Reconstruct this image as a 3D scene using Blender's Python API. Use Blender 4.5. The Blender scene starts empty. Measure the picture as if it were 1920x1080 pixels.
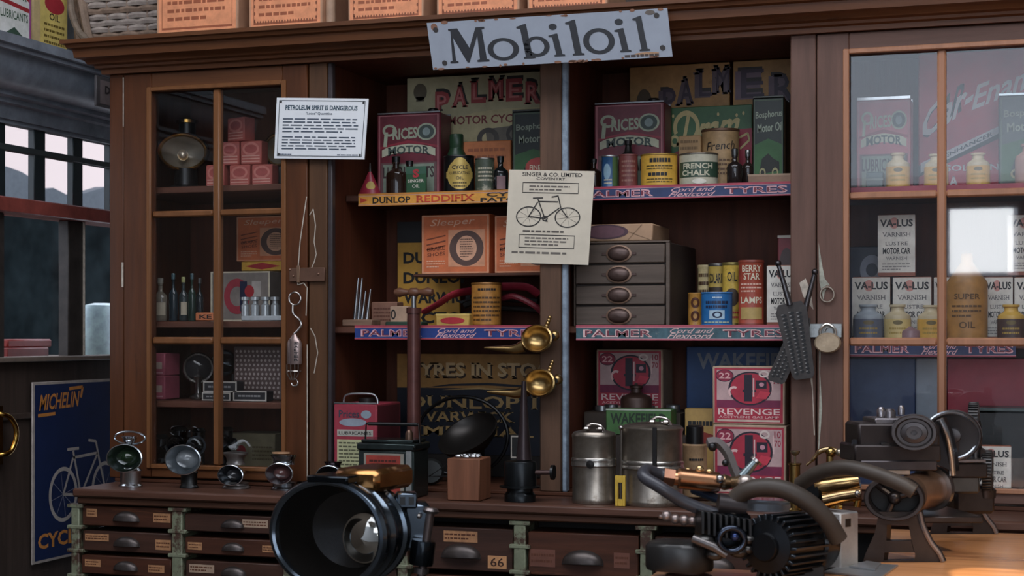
import bpy, math, random
from mathutils import Vector, Matrix
rnd = random.Random(7)
pi = math.pi
scene = bpy.context.scene
COL = scene.collection
FPX, CY, CZ, HOR = 3000.0, 4.65, 1.4, 625.0      # focal length in px, camera distance to cabinet front, eye height, horizon row
PSI = math.atan(.33); CS, SN = math.cos(PSI), math.sin(PSI)
# ---------------------------------------------------------------- camera
cd = bpy.data.cameras.new('camera'); cam = bpy.data.objects.new('camera', cd); COL.objects.link(cam)
cam.location = (0, -CY, CZ); cam.rotation_euler = (pi/2, 0, PSI)
cd.sensor_width = 36; cd.lens = 36*FPX/1920; cd.shift_y = (HOR-540)/1920; cd.clip_end = 60
cd.dof.use_dof = True; cd.dof.focus_distance = 4.9; cd.dof.aperture_fstop = 7.1
scene.camera = cam
# ---------------------------------------------------------------- light
scene.view_settings.view_transform = 'Standard'; scene.view_settings.look = 'None'
scene.view_settings.gamma = 1; scene.view_settings.use_curve_mapping = False
scene.view_settings.exposure = -0.95
w = bpy.data.worlds.new('World'); scene.world = w; w.use_nodes = True
w.node_tree.nodes['Background'].inputs[0].default_value = (.80, .86, 1, 1)
w.node_tree.nodes['Background'].inputs[1].default_value = 4.6
def area(name, loc, rot, sx, sy, power, col):
    l = bpy.data.lights.new(name, 'AREA'); l.shape = 'RECTANGLE'; l.size = sx; l.size_y = sy; l.energy = power; l.color = col
    o = bpy.data.objects.new(name, l); COL.objects.link(o); o.location = loc; o.rotation_euler = rot
    return o
area('roof_skylight', (-1.6, -2.4, 4.3), (math.radians(16), 0, 0), 5.6, 2.2, 170, (.97, .98, 1))
area('clerestory_daylight', (.2, -7.9, 3.35), (pi/2, 0, 0), 4.4, 1.5, 27, (.56, .82, 1))
area('front_fill', (1.35, -7.9, 1.5), (pi/2, 0, 0), 1.7, 1.9, 22, (.92, .96, 1))  # added front fill, also brightens what the metals reflect
area('shop_window_daylight', (-.42, -7.9, 2.1), (pi/2, 0, 0), .46, .48, 15, (.95, .98, 1))
sp = bpy.data.lights.new('sunbeam', 'SPOT'); sp.energy = 13000; sp.color = (1, .80, .55); sp.spot_size = math.radians(2.6); sp.spot_blend = .2; sp.shadow_soft_size = .01
so = bpy.data.objects.new('sunbeam', sp); COL.objects.link(so); so.location = (2.6, -4.4, 4.2)
s2 = bpy.data.lights.new('bench_fill', 'SPOT'); s2.energy = 1300; s2.color = (1, .84, .66); s2.spot_size = math.radians(13); s2.spot_blend = .8; s2.shadow_soft_size = .15  # added warm soft spot that brightens the bench
s2o = bpy.data.objects.new('bench_fill', s2); COL.objects.link(s2o); s2o.location = (2.5, -4.2, 4.1)
s2o.rotation_euler = (Vector((.1, -1.0, .88))-Vector(s2o.location)).to_track_quat('-Z', 'Y').to_euler()
so.rotation_euler = (Vector((-.03, -1.12, .88))-Vector(so.location)).to_track_quat('-Z', 'Y').to_euler()
# ---------------------------------------------------------------- pixel -> world helpers
def ray(px, py):
    a = (px-960)/FPX
    return Vector((-SN+a*CS, CS+a*SN, (HOR-py)/FPX))
def at(px, py, Y):
    d = ray(px, py); t = (CY+Y)/d.y
    return Vector((d.x*t, Y, CZ+d.z*t))
def X(px, Y=0): return at(px, HOR, Y).x
def Z(px, py, Y=0): return at(px, py, Y).z
def lw(px, py, XX=-3.4):
    d = ray(px, py); t = XX/d.x
    return Vector((XX, d.y*t-CY, CZ+d.z*t))
def onz(px, py, z):
    d = ray(px, py); t = (z-CZ)/d.z
    return Vector((d.x*t, d.y*t-CY, z))
def pt(px, py, t):                        # point at forward distance t
    return Vector((0, -CY, CZ)) + ray(px, py)*t
# ---------------------------------------------------------------- materials
MATS = {}
def lin(h):
    h = h.lstrip('#'); c = [int(h[i:i+2], 16)/255 for i in (0, 2, 4)]
    c = [x/12.92 if x <= .04045 else ((x+.055)/1.055)**2.4 for x in c]
    g = .3*c[0]+.6*c[1]+.1*c[2]
    return [g+(x-g)*.9 for x in c]
def M(hexc, rough=.5, metal=0, var=.18, scale=22, bump=.0, stain=None, amt=.5, stretch=None, spec=.5):
    """plain procedural surface: noise-varied base colour, optional stains in another colour"""
    key = (hexc, rough, metal, var, scale, bump, stain, amt, stretch, spec)
    if key in MATS: return MATS[key]
    m = bpy.data.materials.new('surface_'+hexc.strip('#')); m.use_nodes = True
    nt = m.node_tree; N = nt.nodes; L = nt.links; b = N['Principled BSDF']
    c = lin(hexc)
    tc = N.new('ShaderNodeTexCoord'); src = tc.outputs['Object']
    if stretch:
        mp = N.new('ShaderNodeMapping'); mp.inputs['Scale'].default_value = stretch; L.new(src, mp.inputs[0]); src = mp.outputs[0]
    nz = N.new('ShaderNodeTexNoise'); nz.inputs['Scale'].default_value = scale; nz.inputs['Detail'].default_value = 5; nz.inputs['Roughness'].default_value = .65
    L.new(src, nz.inputs['Vector'])
    rp = N.new('ShaderNodeValToRGB'); e = rp.color_ramp.elements
    e[0].position = .3; e[1].position = .72
    e[0].color = [x*(1-var) for x in c]+[1]; e[1].color = [min(1, x*(1+var)) for x in c]+[1]
    L.new(nz.outputs[0], rp.inputs[0]); out = rp.outputs[0]
    if stain:
        n2 = N.new('ShaderNodeTexNoise'); n2.inputs['Scale'].default_value = scale*.45; n2.inputs['Detail'].default_value = 8; n2.inputs['Roughness'].default_value = .75
        L.new(src, n2.inputs['Vector'])
        r2 = N.new('ShaderNodeValToRGB'); r2.color_ramp.elements[0].position = .72-.32*amt; r2.color_ramp.elements[1].position = .80-.30*amt
        L.new(n2.outputs[0], r2.inputs[0])
        mx = N.new('ShaderNodeMix'); mx.data_type = 'RGBA'; mx.inputs['B'].default_value = lin(stain)+[1]
        L.new(r2.outputs[0], mx.inputs['Factor']); L.new(out, mx.inputs['A']); out = mx.outputs['Result']
    L.new(out, b.inputs['Base Color'])
    b.inputs['Roughness'].default_value = rough; b.inputs['Metallic'].default_value = metal; b.inputs['Specular IOR Level'].default_value = spec
    if bump:
        bp = N.new('ShaderNodeBump'); bp.inputs['Strength'].default_value = bump; bp.inputs['Distance'].default_value = .004
        L.new(nz.outputs[0], bp.inputs['Height']); L.new(bp.outputs[0], b.inputs['Normal'])
    MATS[key] = m
    return m
def wood(hexc, rough=.42, along='z', var=.4, stain=None, amt=.4, scale=9, bump=.25):
    s = {'z': (3, 3, .25), 'x': (.25, 3, 3), 'y': (3, .25, 3)}[along]
    return M(hexc, rough+.06, 0, var, scale, bump, stain, amt, s, .35)
def brickmat(c1, c2, mortar, scale=6):
    m = bpy.data.materials.new('brickwork'); m.use_nodes = True; N = m.node_tree.nodes; L = m.node_tree.links
    b = N['Principled BSDF']; tc = N.new('ShaderNodeTexCoord'); mp = N.new('ShaderNodeMapping'); mp.inputs['Rotation'].default_value = (pi/2, 0, pi/2)
    br = N.new('ShaderNodeTexBrick'); br.inputs['Color1'].default_value = lin(c1)+[1]; br.inputs['Color2'].default_value = lin(c2)+[1]; br.inputs['Mortar'].default_value = lin(mortar)+[1]; br.inputs['Scale'].default_value = scale
    L.new(tc.outputs['Object'], mp.inputs[0]); L.new(mp.outputs[0], br.inputs[0]); L.new(br.outputs[0], b.inputs['Base Color']); b.inputs['Roughness'].default_value = .8
    return m
def glassmat(ior=1.5, tint=(1, 1, 1), rough=.02):
    key = ('glass', ior, tint, rough)
    if key in MATS: return MATS[key]
    m = bpy.data.materials.new('window_glass'); m.use_nodes = True; N = m.node_tree.nodes; L = m.node_tree.links
    N.remove(N['Principled BSDF']); o = N['Material Output']
    tr = N.new('ShaderNodeBsdfTransparent'); tr.inputs[0].default_value = (*tint, 1)
    gl = N.new('ShaderNodeBsdfGlossy'); gl.inputs['Roughness'].default_value = rough
    fr = N.new('ShaderNodeFresnel'); ge = N.new('ShaderNodeNewGeometry'); mi = N.new('ShaderNodeMix'); mi.inputs['A'].default_value = ior; mi.inputs['B'].default_value = 1/ior
    L.new(ge.outputs['Backfacing'], mi.inputs['Factor']); L.new(mi.outputs['Result'], fr.inputs[0])
    mx = N.new('ShaderNodeMixShader'); L.new(fr.outputs[0], mx.inputs[0]); L.new(tr.outputs[0], mx.inputs[1]); L.new(gl.outputs[0], mx.inputs[2]); L.new(mx.outputs[0], o.inputs[0])
    MATS[key] = m
    return m
# ---------------------------------------------------------------- text outlines
TXT = {}
def glyphs(s, bold=0.0, serif=False, small=False):
    key = (s, bold, serif)
    if key in TXT: return TXT[key]
    c = bpy.data.curves.new('t', 'FONT'); c.body = s; c.offset = bold; c.resolution_u = 2
    o = bpy.data.objects.new('t', c); m = o.to_mesh()
    vs = [(v.co.x, v.co.y) for v in m.vertices]; fs = [tuple(p.vertices) for p in m.polygons]
    if serif:
        cnt = {}
        for f in fs:
            for i in range(len(f)):
                e = tuple(sorted((f[i], f[(i+1) % len(f)]))); cnt[e] = cnt.get(e, 0)+1
        cap = max(v[1] for v in vs); base = min((v[1] for v in vs if True))
        for (a, b), n in cnt.items():
            if n != 1: continue
            A, B = vs[a], vs[b]
            if abs(A[1]-B[1]) < .004 and .03 < abs(A[0]-B[0]) < .3*cap:
                y = A[1]
                if abs(y-cap) < .03 or abs(y) < .03+bold:
                    x0, x1 = sorted((A[0], B[0])); h = .085*cap*(1 if y < cap/2 else -1); q = .075*cap; i0 = len(vs)
                    vs += [(x0-q, y), (x1+q, y), (x1+q*.6, y+h), (x0-q*.6, y+h)]; fs.append((i0, i0+1, i0+2, i0+3))
    o.to_mesh_clear(); bpy.data.objects.remove(o); bpy.data.curves.remove(c)
    if vs:
        x0 = min(v[0] for v in vs); x1 = max(v[0] for v in vs); y0 = min(v[1] for v in vs); y1 = max(v[1] for v in vs)
        vs = [((v[0]-x0)/max(1e-6, x1-x0), (v[1]-y0)/max(1e-6, y1-y0)) for v in vs]
    TXT[key] = (vs, fs)
    return vs, fs
# ---------------------------------------------------------------- surfaces to draw on
class Flat:
    def __init__(s, o, U, V, n=None):
        s.o, s.U, s.V = Vector(o), Vector(U), Vector(V); s.n = Vector(n) if n is not None else s.U.cross(s.V).normalized()
    def P(s, u, v, l): return s.o+s.U*u+s.V*v+s.n*l
    curved = False
class Quad:                                   # four corners bl, br, tr, tl
    def __init__(s, bl, br, tr, tl):
        s.c = [Vector(q) for q in (bl, br, tr, tl)]; s.n = (s.c[1]-s.c[0]).cross(s.c[3]-s.c[0]).normalized()
    def P(s, u, v, l):
        c = s.c; return c[0]*(1-u)*(1-v)+c[1]*u*(1-v)+c[2]*u*v+c[3]*(1-u)*v+s.n*l
    curved = False
class Cyl:
    def __init__(s, c, rx, ry, z0, z1, span=150):
        s.c = Vector(c); s.rx, s.ry, s.z0, s.z1 = rx, ry, z0, z1
        s.th = math.atan2(-CY-s.c.y, -s.c.x); s.sp = math.radians(span)
    def P(s, u, v, l):
        th = s.th+(u-.5)*s.sp
        return Vector((s.c.x+(s.rx+l)*math.cos(th), s.c.y+(s.ry+l)*math.sin(th), s.z0+(s.z1-s.z0)*v))
    curved = True
# ---------------------------------------------------------------- mesh collector
class MB:
    def __init__(s): s.v = []; s.f = []; s.fm = []; s.ms = []; s.M = None
    def mi(s, m):
        if m not in s.ms: s.ms.append(m)
        return s.ms.index(m)
    def add(s, vs, fs, m):
        i0 = len(s.v); k = s.mi(m)
        for p in vs:
            p = Vector(p); s.v.append(s.M @ p if s.M else p)
        for f in fs: s.f.append([i0+i for i in f]); s.fm.append(k)
    def box(s, x0, x1, y0, y1, z0, z1, m, c=.002):
        x0, x1 = sorted((x0, x1)); y0, y1 = sorted((y0, y1)); z0, z1 = sorted((z0, z1))
        h = ((x1-x0)/2, (y1-y0)/2, (z1-z0)/2); o = ((x0+x1)/2, (y0+y1)/2, (z0+z1)/2); c = min(c, .45*min(h))
        vs = []; ix = {}
        for sx in (-1, 1):
            for sy in (-1, 1):
                for sz in (-1, 1):
                    for a in range(3):
                        q = [sx*(h[0]-c), sy*(h[1]-c), sz*(h[2]-c)]; q[a] = (sx, sy, sz)[a]*h[a]
                        ix[(sx, sy, sz, a)] = len(vs); vs.append(q)
        fs = []
        def K(sg, a): return ix[(sg[0], sg[1], sg[2], a)]
        for a in range(3):
            b, d = (a+1) % 3, (a+2) % 3
            for sa in (-1, 1):
                r = []
                for sb, sd in ((-1, -1), (1, -1), (1, 1), (-1, 1)):
                    g = [0, 0, 0]; g[a] = sa; g[b] = sb; g[d] = sd; r.append(K(g, a))
                fs.append(r)
            for sb in (-1, 1):                   # edge along a between faces b and d
                for sd in (-1, 1):
                    g0 = [0, 0, 0]; g0[a] = -1; g0[b] = sb; g0[d] = sd; g1 = list(g0); g1[a] = 1
                    fs.append([K(g0, b), K(g1, b), K(g1, d), K(g0, d)])
        for sx in (-1, 1):
            for sy in (-1, 1):
                for sz in (-1, 1): fs.append([K((sx, sy, sz), a) for a in range(3)])
        out = []
        for f in fs:
            p = [Vector(vs[i]) for i in f]; ce = sum(p, Vector())/len(p)
            n = (p[1]-p[0]).cross(p[2]-p[0])
            out.append(f if n.dot(ce) > 0 else f[::-1])
        s.add([Vector(q)+Vector(o) for q in vs], out, m)
    def lathe(s, prof, m, c=(0, 0, 0), n=24, ax=None, sx=1, sy=1, a0=0, a1=2*pi, mats=None, cap=False):
        """prof: (r,h) pairs along the local axis; ax: None = world z, or an axis vector"""
        c = Vector(c)
        if ax is None: ex, ey, ez = Vector((1, 0, 0)), Vector((0, 1, 0)), Vector((0, 0, 1))
        else:
            ez = Vector(ax).normalized(); up = Vector((0, 0, 1)) if abs(ez.z) < .95 else Vector((0, 1, 0))
            ex = up.cross(ez).normalized(); ey = ez.cross(ex)
        full = abs(a1-a0-2*pi) < 1e-6; nn = n if full else n+1
        vs = []
        for r, h in prof:
            for i in range(nn):
                a = a0+(a1-a0)*i/n; vs.append(c+ex*(r*sx*math.cos(a))+ey*(r*sy*math.sin(a))+ez*h)
        for j in range(len(prof)-1):
            fs = []
            for i in range(n):
                i2 = (i+1) % nn
                fs.append([j*nn+i, j*nn+i2, (j+1)*nn+i2, (j+1)*nn+i])
            if j == 0: s.add(vs, fs, mats[j] if mats else m); base = len(s.v)-len(vs)
            else:
                k = s.mi(mats[j] if mats else m)
                for f in fs: s.f.append([base+i for i in f]); s.fm.append(k)
        for j, rev in ((0, True), (len(prof)-1, False)):
            if cap and prof[j][0] > 1e-5 and full:
                f = [j*nn+i for i in range(nn)]; s.f.append([base+i for i in (f[::-1] if rev else f)]); s.fm.append(s.mi((mats[0] if j == 0 else mats[-1]) if mats else m))
    def tube(s, pts, r, m, n=10, closed=False, caps=True, flat=1):
        pts = [Vector(p) for p in pts]; k = len(pts); rs = r if isinstance(r, (list, tuple)) else [r]*k
        vs = []; prev = None
        for i, p in enumerate(pts):
            if closed: t = pts[(i+1) % k]-pts[i-1]
            else: t = pts[min(i+1, k-1)]-pts[max(i-1, 0)]
            t = t.normalized() if t.length > 1e-9 else Vector((0, 0, 1))
            if prev is None:
                up = Vector((0, 0, 1)) if abs(t.z) < .9 else Vector((0, 1, 0)); a = t.cross(up).normalized()
            else: a = (prev-t*prev.dot(t)).normalized()
            b = t.cross(a); prev = a
            for j in range(n):
                q = 2*pi*j/n; vs.append(p+a*(rs[i]*math.cos(q))+b*(rs[i]*flat*math.sin(q)))
        fs = []
        for i in range(k if closed else k-1):
            i2 = (i+1) % k
            for j in range(n): j2 = (j+1) % n; fs.append([i*n+j, i*n+j2, i2*n+j2, i2*n+j])
        if caps and not closed: fs.append(list(range(n))[::-1]); fs.append([(k-1)*n+j for j in range(n)])
        s.add(vs, fs, m)
    def prism(s, poly, d, m, F):
        """outline poly (u,v) on surface F, thickness d behind it"""
        n = len(poly); vs = [F.P(u, v, 0) for u, v in poly]+[F.P(u, v, -d) for u, v in poly]
        s.add(vs, [list(range(n)), [n+i for i in range(n)][::-1]]+[[i, n+i, n+(i+1) % n, (i+1) % n] for i in range(n)], m)
    def sph(s, c, r, m, sx=1, sy=1, sz=1, n=16):
        k = max(4, n//2)
        s.lathe([(r*math.sin(pi*i/k), -r*sz*math.cos(pi*i/k)) for i in range(k+1)], m, c, n, None, sx, sy)
    # ---- drawing on a surface
    def rect(s, F, u0, v0, u1, v1, m, l=.0006):
        n = max(1, int(abs(u1-u0)*18)) if F.curved else 1
        vs = []
        for i in range(n+1):
            u = u0+(u1-u0)*i/n; vs += [F.P(u, v0, l), F.P(u, v1, l)]
        s.add(vs, [[2*i, 2*i+2, 2*i+3, 2*i+1] for i in range(n)], m)
    def frame(s, F, u0, v0, u1, v1, w, h, m, l=.0008):
        for q in ((u0, v0, u1, v0+h), (u0, v1-h, u1, v1), (u0, v0+h, u0+w, v1-h), (u1-w, v0+h, u1, v1-h)): s.rect(F, *q, m, l)
    def poly(s, F, pts, m, l=.0009): s.add([F.P(u, v, l) for u, v in pts], [list(range(len(pts)))], m)
    def ell(s, F, cu, cv, ru, rv, m, l=.0009, n=16):
        vs = []
        for i in range(n+1):
            a = -pi/2+pi*i/n; u = cu+ru*math.sin(a); q = rv*math.cos(a); vs += [F.P(u, cv-q, l), F.P(u, cv+q, l)]
        s.add(vs, [[2*i, 2*i+2, 2*i+3, 2*i+1] for i in range(n)], m)
    def ring(s, F, cu, cv, ru, rv, iu, iv, m, l=.0009, n=28, a0=0, a1=2*pi):
        vs = []
        for i in range(n+1):
            a = a0+(a1-a0)*i/n; vs += [F.P(cu+ru*math.cos(a), cv+rv*math.sin(a), l), F.P(cu+iu*math.cos(a), cv+iv*math.sin(a), l)]
        s.add(vs, [[2*i, 2*i+2, 2*i+3, 2*i+1] for i in range(n)], m)
    def line(s, F, pts, w, m, l=.001, asp=1):
        """polyline of width w (in u units; asp = U/V size ratio)"""
        for (a, b), (c, d) in zip(pts, pts[1:]):
            dx, dy = c-a, (d-b)/asp; q = math.hypot(dx, dy) or 1; nx, ny = -dy/q*w/2, dx/q*w/2*asp
            s.add([F.P(a+nx, b+ny, l), F.P(a-nx, b-ny, l), F.P(c-nx, d-ny, l), F.P(c+nx, d+ny, l)], [[0, 1, 2, 3]], m)
    def text(s, F, t, u0, v0, u1, v1, m, l=.0012, bold=.012, serif=False, shear=0, arc=0, slope=0):
        vs, fs = glyphs(t, bold, serif); du, dv = u1-u0, v1-v0
        s.add([F.P(u0+du*x+shear*dv*(y-.5), v0+dv*y+arc*(1-4*(x-.5)**2)+slope*x, l) for x, y in vs], fs, m)
    def words(s, F, u0, v0, u1, v1, n, m, l=.001, fill=.45, seed=1, hi=.42):
        """rows of print too small to read: one short bar per word"""
        r = random.Random(seed); dv = (v1-v0)/n
        for i in range(n):
            u = u0; end = u1-(u1-u0)*r.random()*(.05 if i < n-1 else .4)
            while u < end-.01:
                w = (u1-u0)*(.05+.11*r.random()); w = min(w, end-u)
                s.rect(F, u, v0+dv*(n-1-i)+dv*(1-hi)/2, u+w, v0+dv*(n-1-i)+dv*(1+hi)/2, m, l); u += w+(u1-u0)*.025
    def build(s, name, parent=None, origin=None, sharp=38):
        if parent is not None and origin is None: base = Vector(parent['_o'])
        elif origin is not None: base = Vector(origin)
        else:
            xs = [p.x for p in s.v]; ys = [p.y for p in s.v]; zs = [p.z for p in s.v]
            base = Vector(((min(xs)+max(xs))/2, (min(ys)+max(ys))/2, min(zs)))
        me = bpy.data.meshes.new(name); me.from_pydata([p-base for p in s.v], [], s.f); me.update()
        for m in s.ms: me.materials.append(m)
        me.polygons.foreach_set('material_index', s.fm)
        me.polygons.foreach_set('use_smooth', [True]*len(s.f)); me.set_sharp_from_angle(angle=math.radians(sharp))
        o = bpy.data.objects.new(name, me); COL.objects.link(o)
        if parent is not None:
            o.parent = parent; o.location = base-Vector(parent['_o'])
        else: o.location = base
        o['_o'] = tuple(base)
        return o
def tag(o, label=None, cat=None, group=None, kind=None):
    if label: o['label'] = label
    if cat: o['category'] = cat
    if group: o['group'] = group
    if kind: o['kind'] = kind
    return o
def thing(name, label, cat, loc, group=None):
    o = bpy.data.objects.new(name, None); COL.objects.link(o); o.empty_display_size = .05
    o.location = loc; o['_o'] = tuple(loc)
    return tag(o, label, cat, group)
def copy_tree(o, d, label=None):
    c = o.copy(); COL.objects.link(c); c.location = o.location+Vector(d); c['_o'] = tuple(Vector(o['_o'])+Vector(d))
    for ch in list(o.children):
        k = ch.copy(); COL.objects.link(k); k.parent = c
        for g in ch.children:
            q = g.copy(); COL.objects.link(q); q.parent = k
    if label: c['label'] = label
    return c
def smooth(pts, n=6):
    """Catmull-Rom through points"""
    P = [Vector(p) for p in pts]; P = [P[0]*2-P[1]]+P+[P[-1]*2-P[-2]]; out = []
    for i in range(1, len(P)-2):
        for j in range(n):
            t = j/n; a, b, c, d = P[i-1:i+3]
            out.append(.5*((2*b)+(c-a)*t+(2*a-5*b+4*c-d)*t*t+(3*b-a-3*c+d)*t**3))
    return out+[P[-2]]
# ================================================================= the room
S1, S2, CT = 1.852, 1.4226, .907
brown = wood('#542c10', .36, 'z', .28, '#301808', .25); brownx = wood('#623819', .36, 'x', .28, '#371c0b', .25)
greyb = wood('#66483c', .5, 'z', .25, '#423026', .3); greybx = wood('#66483c', .5, 'x', .25, '#423026', .3)
worn = wood('#5e422f', .55, 'z', .35, '#8d8272', .12)
inner = wood('#5c2c16', .55, 'z', .3); innerx = wood('#4c260f', .55, 'x', .3)
dark = M('#14100e', .6); black = M('#0c0c0d', .35); chip = M('#b9ac9c', .7, 0, .3, 60)
def struct(mb, name): return tag(mb.build(name), kind='structure')
mb = MB(); mb.box(-7, 3, -8.2, 1.4, -.1, 0, M('#4a4138', .7, 0, .3, 6)); struct(mb, 'floor')
mb = MB(); mb.box(-3.3, 3, 1.25, 1.35, 0, 4.4, M('#5b5048', .8)); struct(mb, 'wall_rear')
mb = MB()
plaster = M('#b4bcc4', .8)
for q in ((-7, -2.1, 0, 4.4), (2.5, 3, 0, 4.4), (-2.1, 2.5, 4.15, 4.4), (-2.1, -.68, 0, 2.55), (-.16, .45, 0, 2.55), (2.25, 2.5, 0, 2.55), (.45, 2.25, 0, .5), (.45, 2.25, 2.5, 2.55), (-.68, -.16, 0, 1.84), (-.68, -.16, 2.36, 2.55)):
    mb.box(q[0], q[1], -8.15, -8.0, q[2], q[3], plaster, .001)
struct(mb, 'wall_front')
mb = MB(); mb.box(2.6, 2.75, -8, 1.3, 0, 4.4, M('#a09c96', .8)); struct(mb, 'wall_right')
mb = MB()
for q in ((-3.5, 3, -8.2, -4.5), (-3.5, 3, -1.5, 1.4), (-3.5, -4.6, -4.5, -1.5), (1.4, 3, -4.5, -1.5)): mb.box(q[0], q[1], q[2], q[3], 4.4, 4.5, M('#7d7870', .8), .001)
struct(mb, 'ceiling')
mb = MB(); mb.box(-9.2, -9.0, -2, 16, 0, 6, brickmat('#f0dcd2', '#e8cfc6', '#cbb8b0', 5)); struct(mb, 'wall_outside')
mb = MB(); P0 = [Vector((-6.5, -1.5, 0)), Vector((-6.5, 9, 0))]+[lw(a, b, -6.5) for a, b in ((240, 352), (200, 350), (160, 362), (127, 366), (100, 352), (85, 356), (60, 334), (40, 322), (12, 312), (-40, 300), (-200, 300))]
nn = len(P0); mb.add(P0+[q+Vector((-.1, 0, 0)) for q in P0], [list(range(nn)), list(range(nn, 2*nn))[::-1]]+[[i, nn+i, nn+(i+1) % nn, (i+1) % nn] for i in range(nn)], M('#4b545c', .7)); struct(mb, 'wall_yard')
# ---- glazed shop partition on the left
blk = M('#838d9a', .4, 0, .3, 12, .1); teal = M('#1d2a2e', .4); redp = M('#98463c', .45, 0, .35, 14, .1, '#3a3a3c', .35)
mb = MB()                                     # cornice of the partition, runs along Y
prof = [(-.02, 2.14), (.02, 2.14), (.03, 2.185), (.05, 2.19), (.05, 2.205), (.075, 2.21), (.075, 2.225), (.10, 2.23), (.13, 2.25), (.15, 2.285), (.16, 2.335), (.185, 2.335), (.185, 2.35), (.20, 2.352), (.20, 2.383), (-.05, 2.383), (-.05, 2.14)]
n = len(prof); ys = (-1.6, 1.3)
mb.add([(-3.4+a-.0, y, z) for y in ys for a, z in prof], [[i, (i+1) % n, n+(i+1) % n, n+i] for i in range(n)]+[list(range(n)), list(range(n, 2*n))[::-1]], blk)
struct(mb, 'trim_1')
def ly(px): return lw(px, HOR).y
zt, zm0, zm1, zr1, zr0 = 2.145, lw(100, 291).z+.012, lw(100, 291).z-.012, 1.868, 1.815
mb = MB()
cols = [(-40, 11), (54, 86), (127, 156), (196, 240)]
for a, b in cols: mb.box(-3.43, -3.4, ly(a+11), ly(b), zr1, zt, teal, .004)
mb.box(-3.425, -3.398, ly(-40), ly(240), zm1, zm0-.001, M('#3c4346', .4), .003)
mb.box(-3.43, -3.39, ly(-40), ly(240), zt-.02, zt+.01, blk)
mb.box(-3.47, -3.35, ly(-400), ly(260), zr0, zr1, redp, .004)
for a, b in ((122, 150), (-60, 2)): mb.box(-3.43, -3.385, ly(a), ly(b), 1.31, zr0, M('#3a3431', .5, 0, .4, 20), .004)
mb.box(-3.44, -3.378, ly(149), ly(150.5), 1.31, zr0, chip, .001)
mb.box(-3.46, -3.36, ly(-300), ly(260), 1.30, 1.318, M('#75665a', .6), .003)
wf = struct(mb, 'window_1')
mb = MB(); mb.box(-3.425, -3.42, ly(-300), ly(250), 1.318, zr0, glassmat(), .0005); mb.box(-3.425, -3.42, ly(-300), ly(250), zr1, zt, glassmat(), .0005); g = mb.build('glass', wf)
mb = MB(); pan = wood('#43362f', .5, 'z', .3, '#5e4a40', .3)
mb.box(-3.46, -3.40, -2.0, 1.25, 0, 1.30, pan); mb.box(-3.41, -3.385, -2.0, 1.25, 1.10, 1.12, pan); struct(mb, 'wall_left')
mb = MB(); mb.box(-3.47, -3.40, -4.6, ly(-300), 0, 4.4, M('#5b5048', .8)); mb.box(-3.47, -3.40, ly(-300), 1.3, 2.39, 4.4, M('#aab1b8', .8)); struct(mb, 'wall_corner')
# neighbouring room seen through the lower panes
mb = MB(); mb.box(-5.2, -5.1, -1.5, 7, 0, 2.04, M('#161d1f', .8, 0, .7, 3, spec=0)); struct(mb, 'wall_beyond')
# ================================================================= display cabinet
XL = X(205); XR = .75
cab = thing('display_cabinet', 'tall brown painted shop cabinet with glazed doors and open bays on the long counter', 'cabinet', ((XL+XR)/2, .25, CT))
C_BOT, D_TOP, D_BOT = CT, 2.272, .925
# carcass
for xx in (XL, XR-.02):
    mb = MB(); mb.box(xx, xx+.02, 0.036, .52, C_BOT, 2.30, brown); mb.build('side_panel', cab)
mb = MB(); mb.box(XL+.02, XR-.02, .50, .52, C_BOT, 2.30, inner); mb.build('back_panel', cab)
mb = MB(); mb.box(XL+.02, XR-.02, 0.0, .50, 2.275, 2.30, innerx); mb.build('top_board', cab)
mb = MB(); mb.box(XL+.02, XR-.02, 0.0, .50, C_BOT, C_BOT+.012, innerx); mb.build('bottom_board', cab)
# cornice with a mitred return
prof = [(.0, 2.262), (.018, 2.262), (.02, 2.276), (.034, 2.28), (.036, 2.288), (.052, 2.292), (.058, 2.302), (.066, 2.306), (.082, 2.31), (.086, 2.336), (.10, 2.34), (.104, 2.35), (.116, 2.353), (.116, 2.366)]
n = len(prof); V = []; Fs = []
for k in range(3):
    for d, z in prof: V.append(((XR+.1, -d, z), (XL-d, -d, z), (XL-d, .52, z))[k])
for k in range(2):
    for i in range(n-1): Fs.append([k*n+i, k*n+i+1, (k+1)*n+i+1, (k+1)*n+i])
mb = MB(); mb.add(V, Fs, brownx)
mb.add([(XR+.1, -.116, 2.366), (XL-.116, -.116, 2.366), (XL-.116, .52, 2.366), (XR+.1, .52, 2.366)], [[0, 1, 2, 3]], M('#4d4640', .7))
mb.add([(XR+.1, 0, 2.262), (XL, 0, 2.262), (XL, .52, 2.262), (XR+.1, .52, 2.262)], [[0, 1, 2, 3]], inner)
mb.build('cornice', cab)
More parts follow.
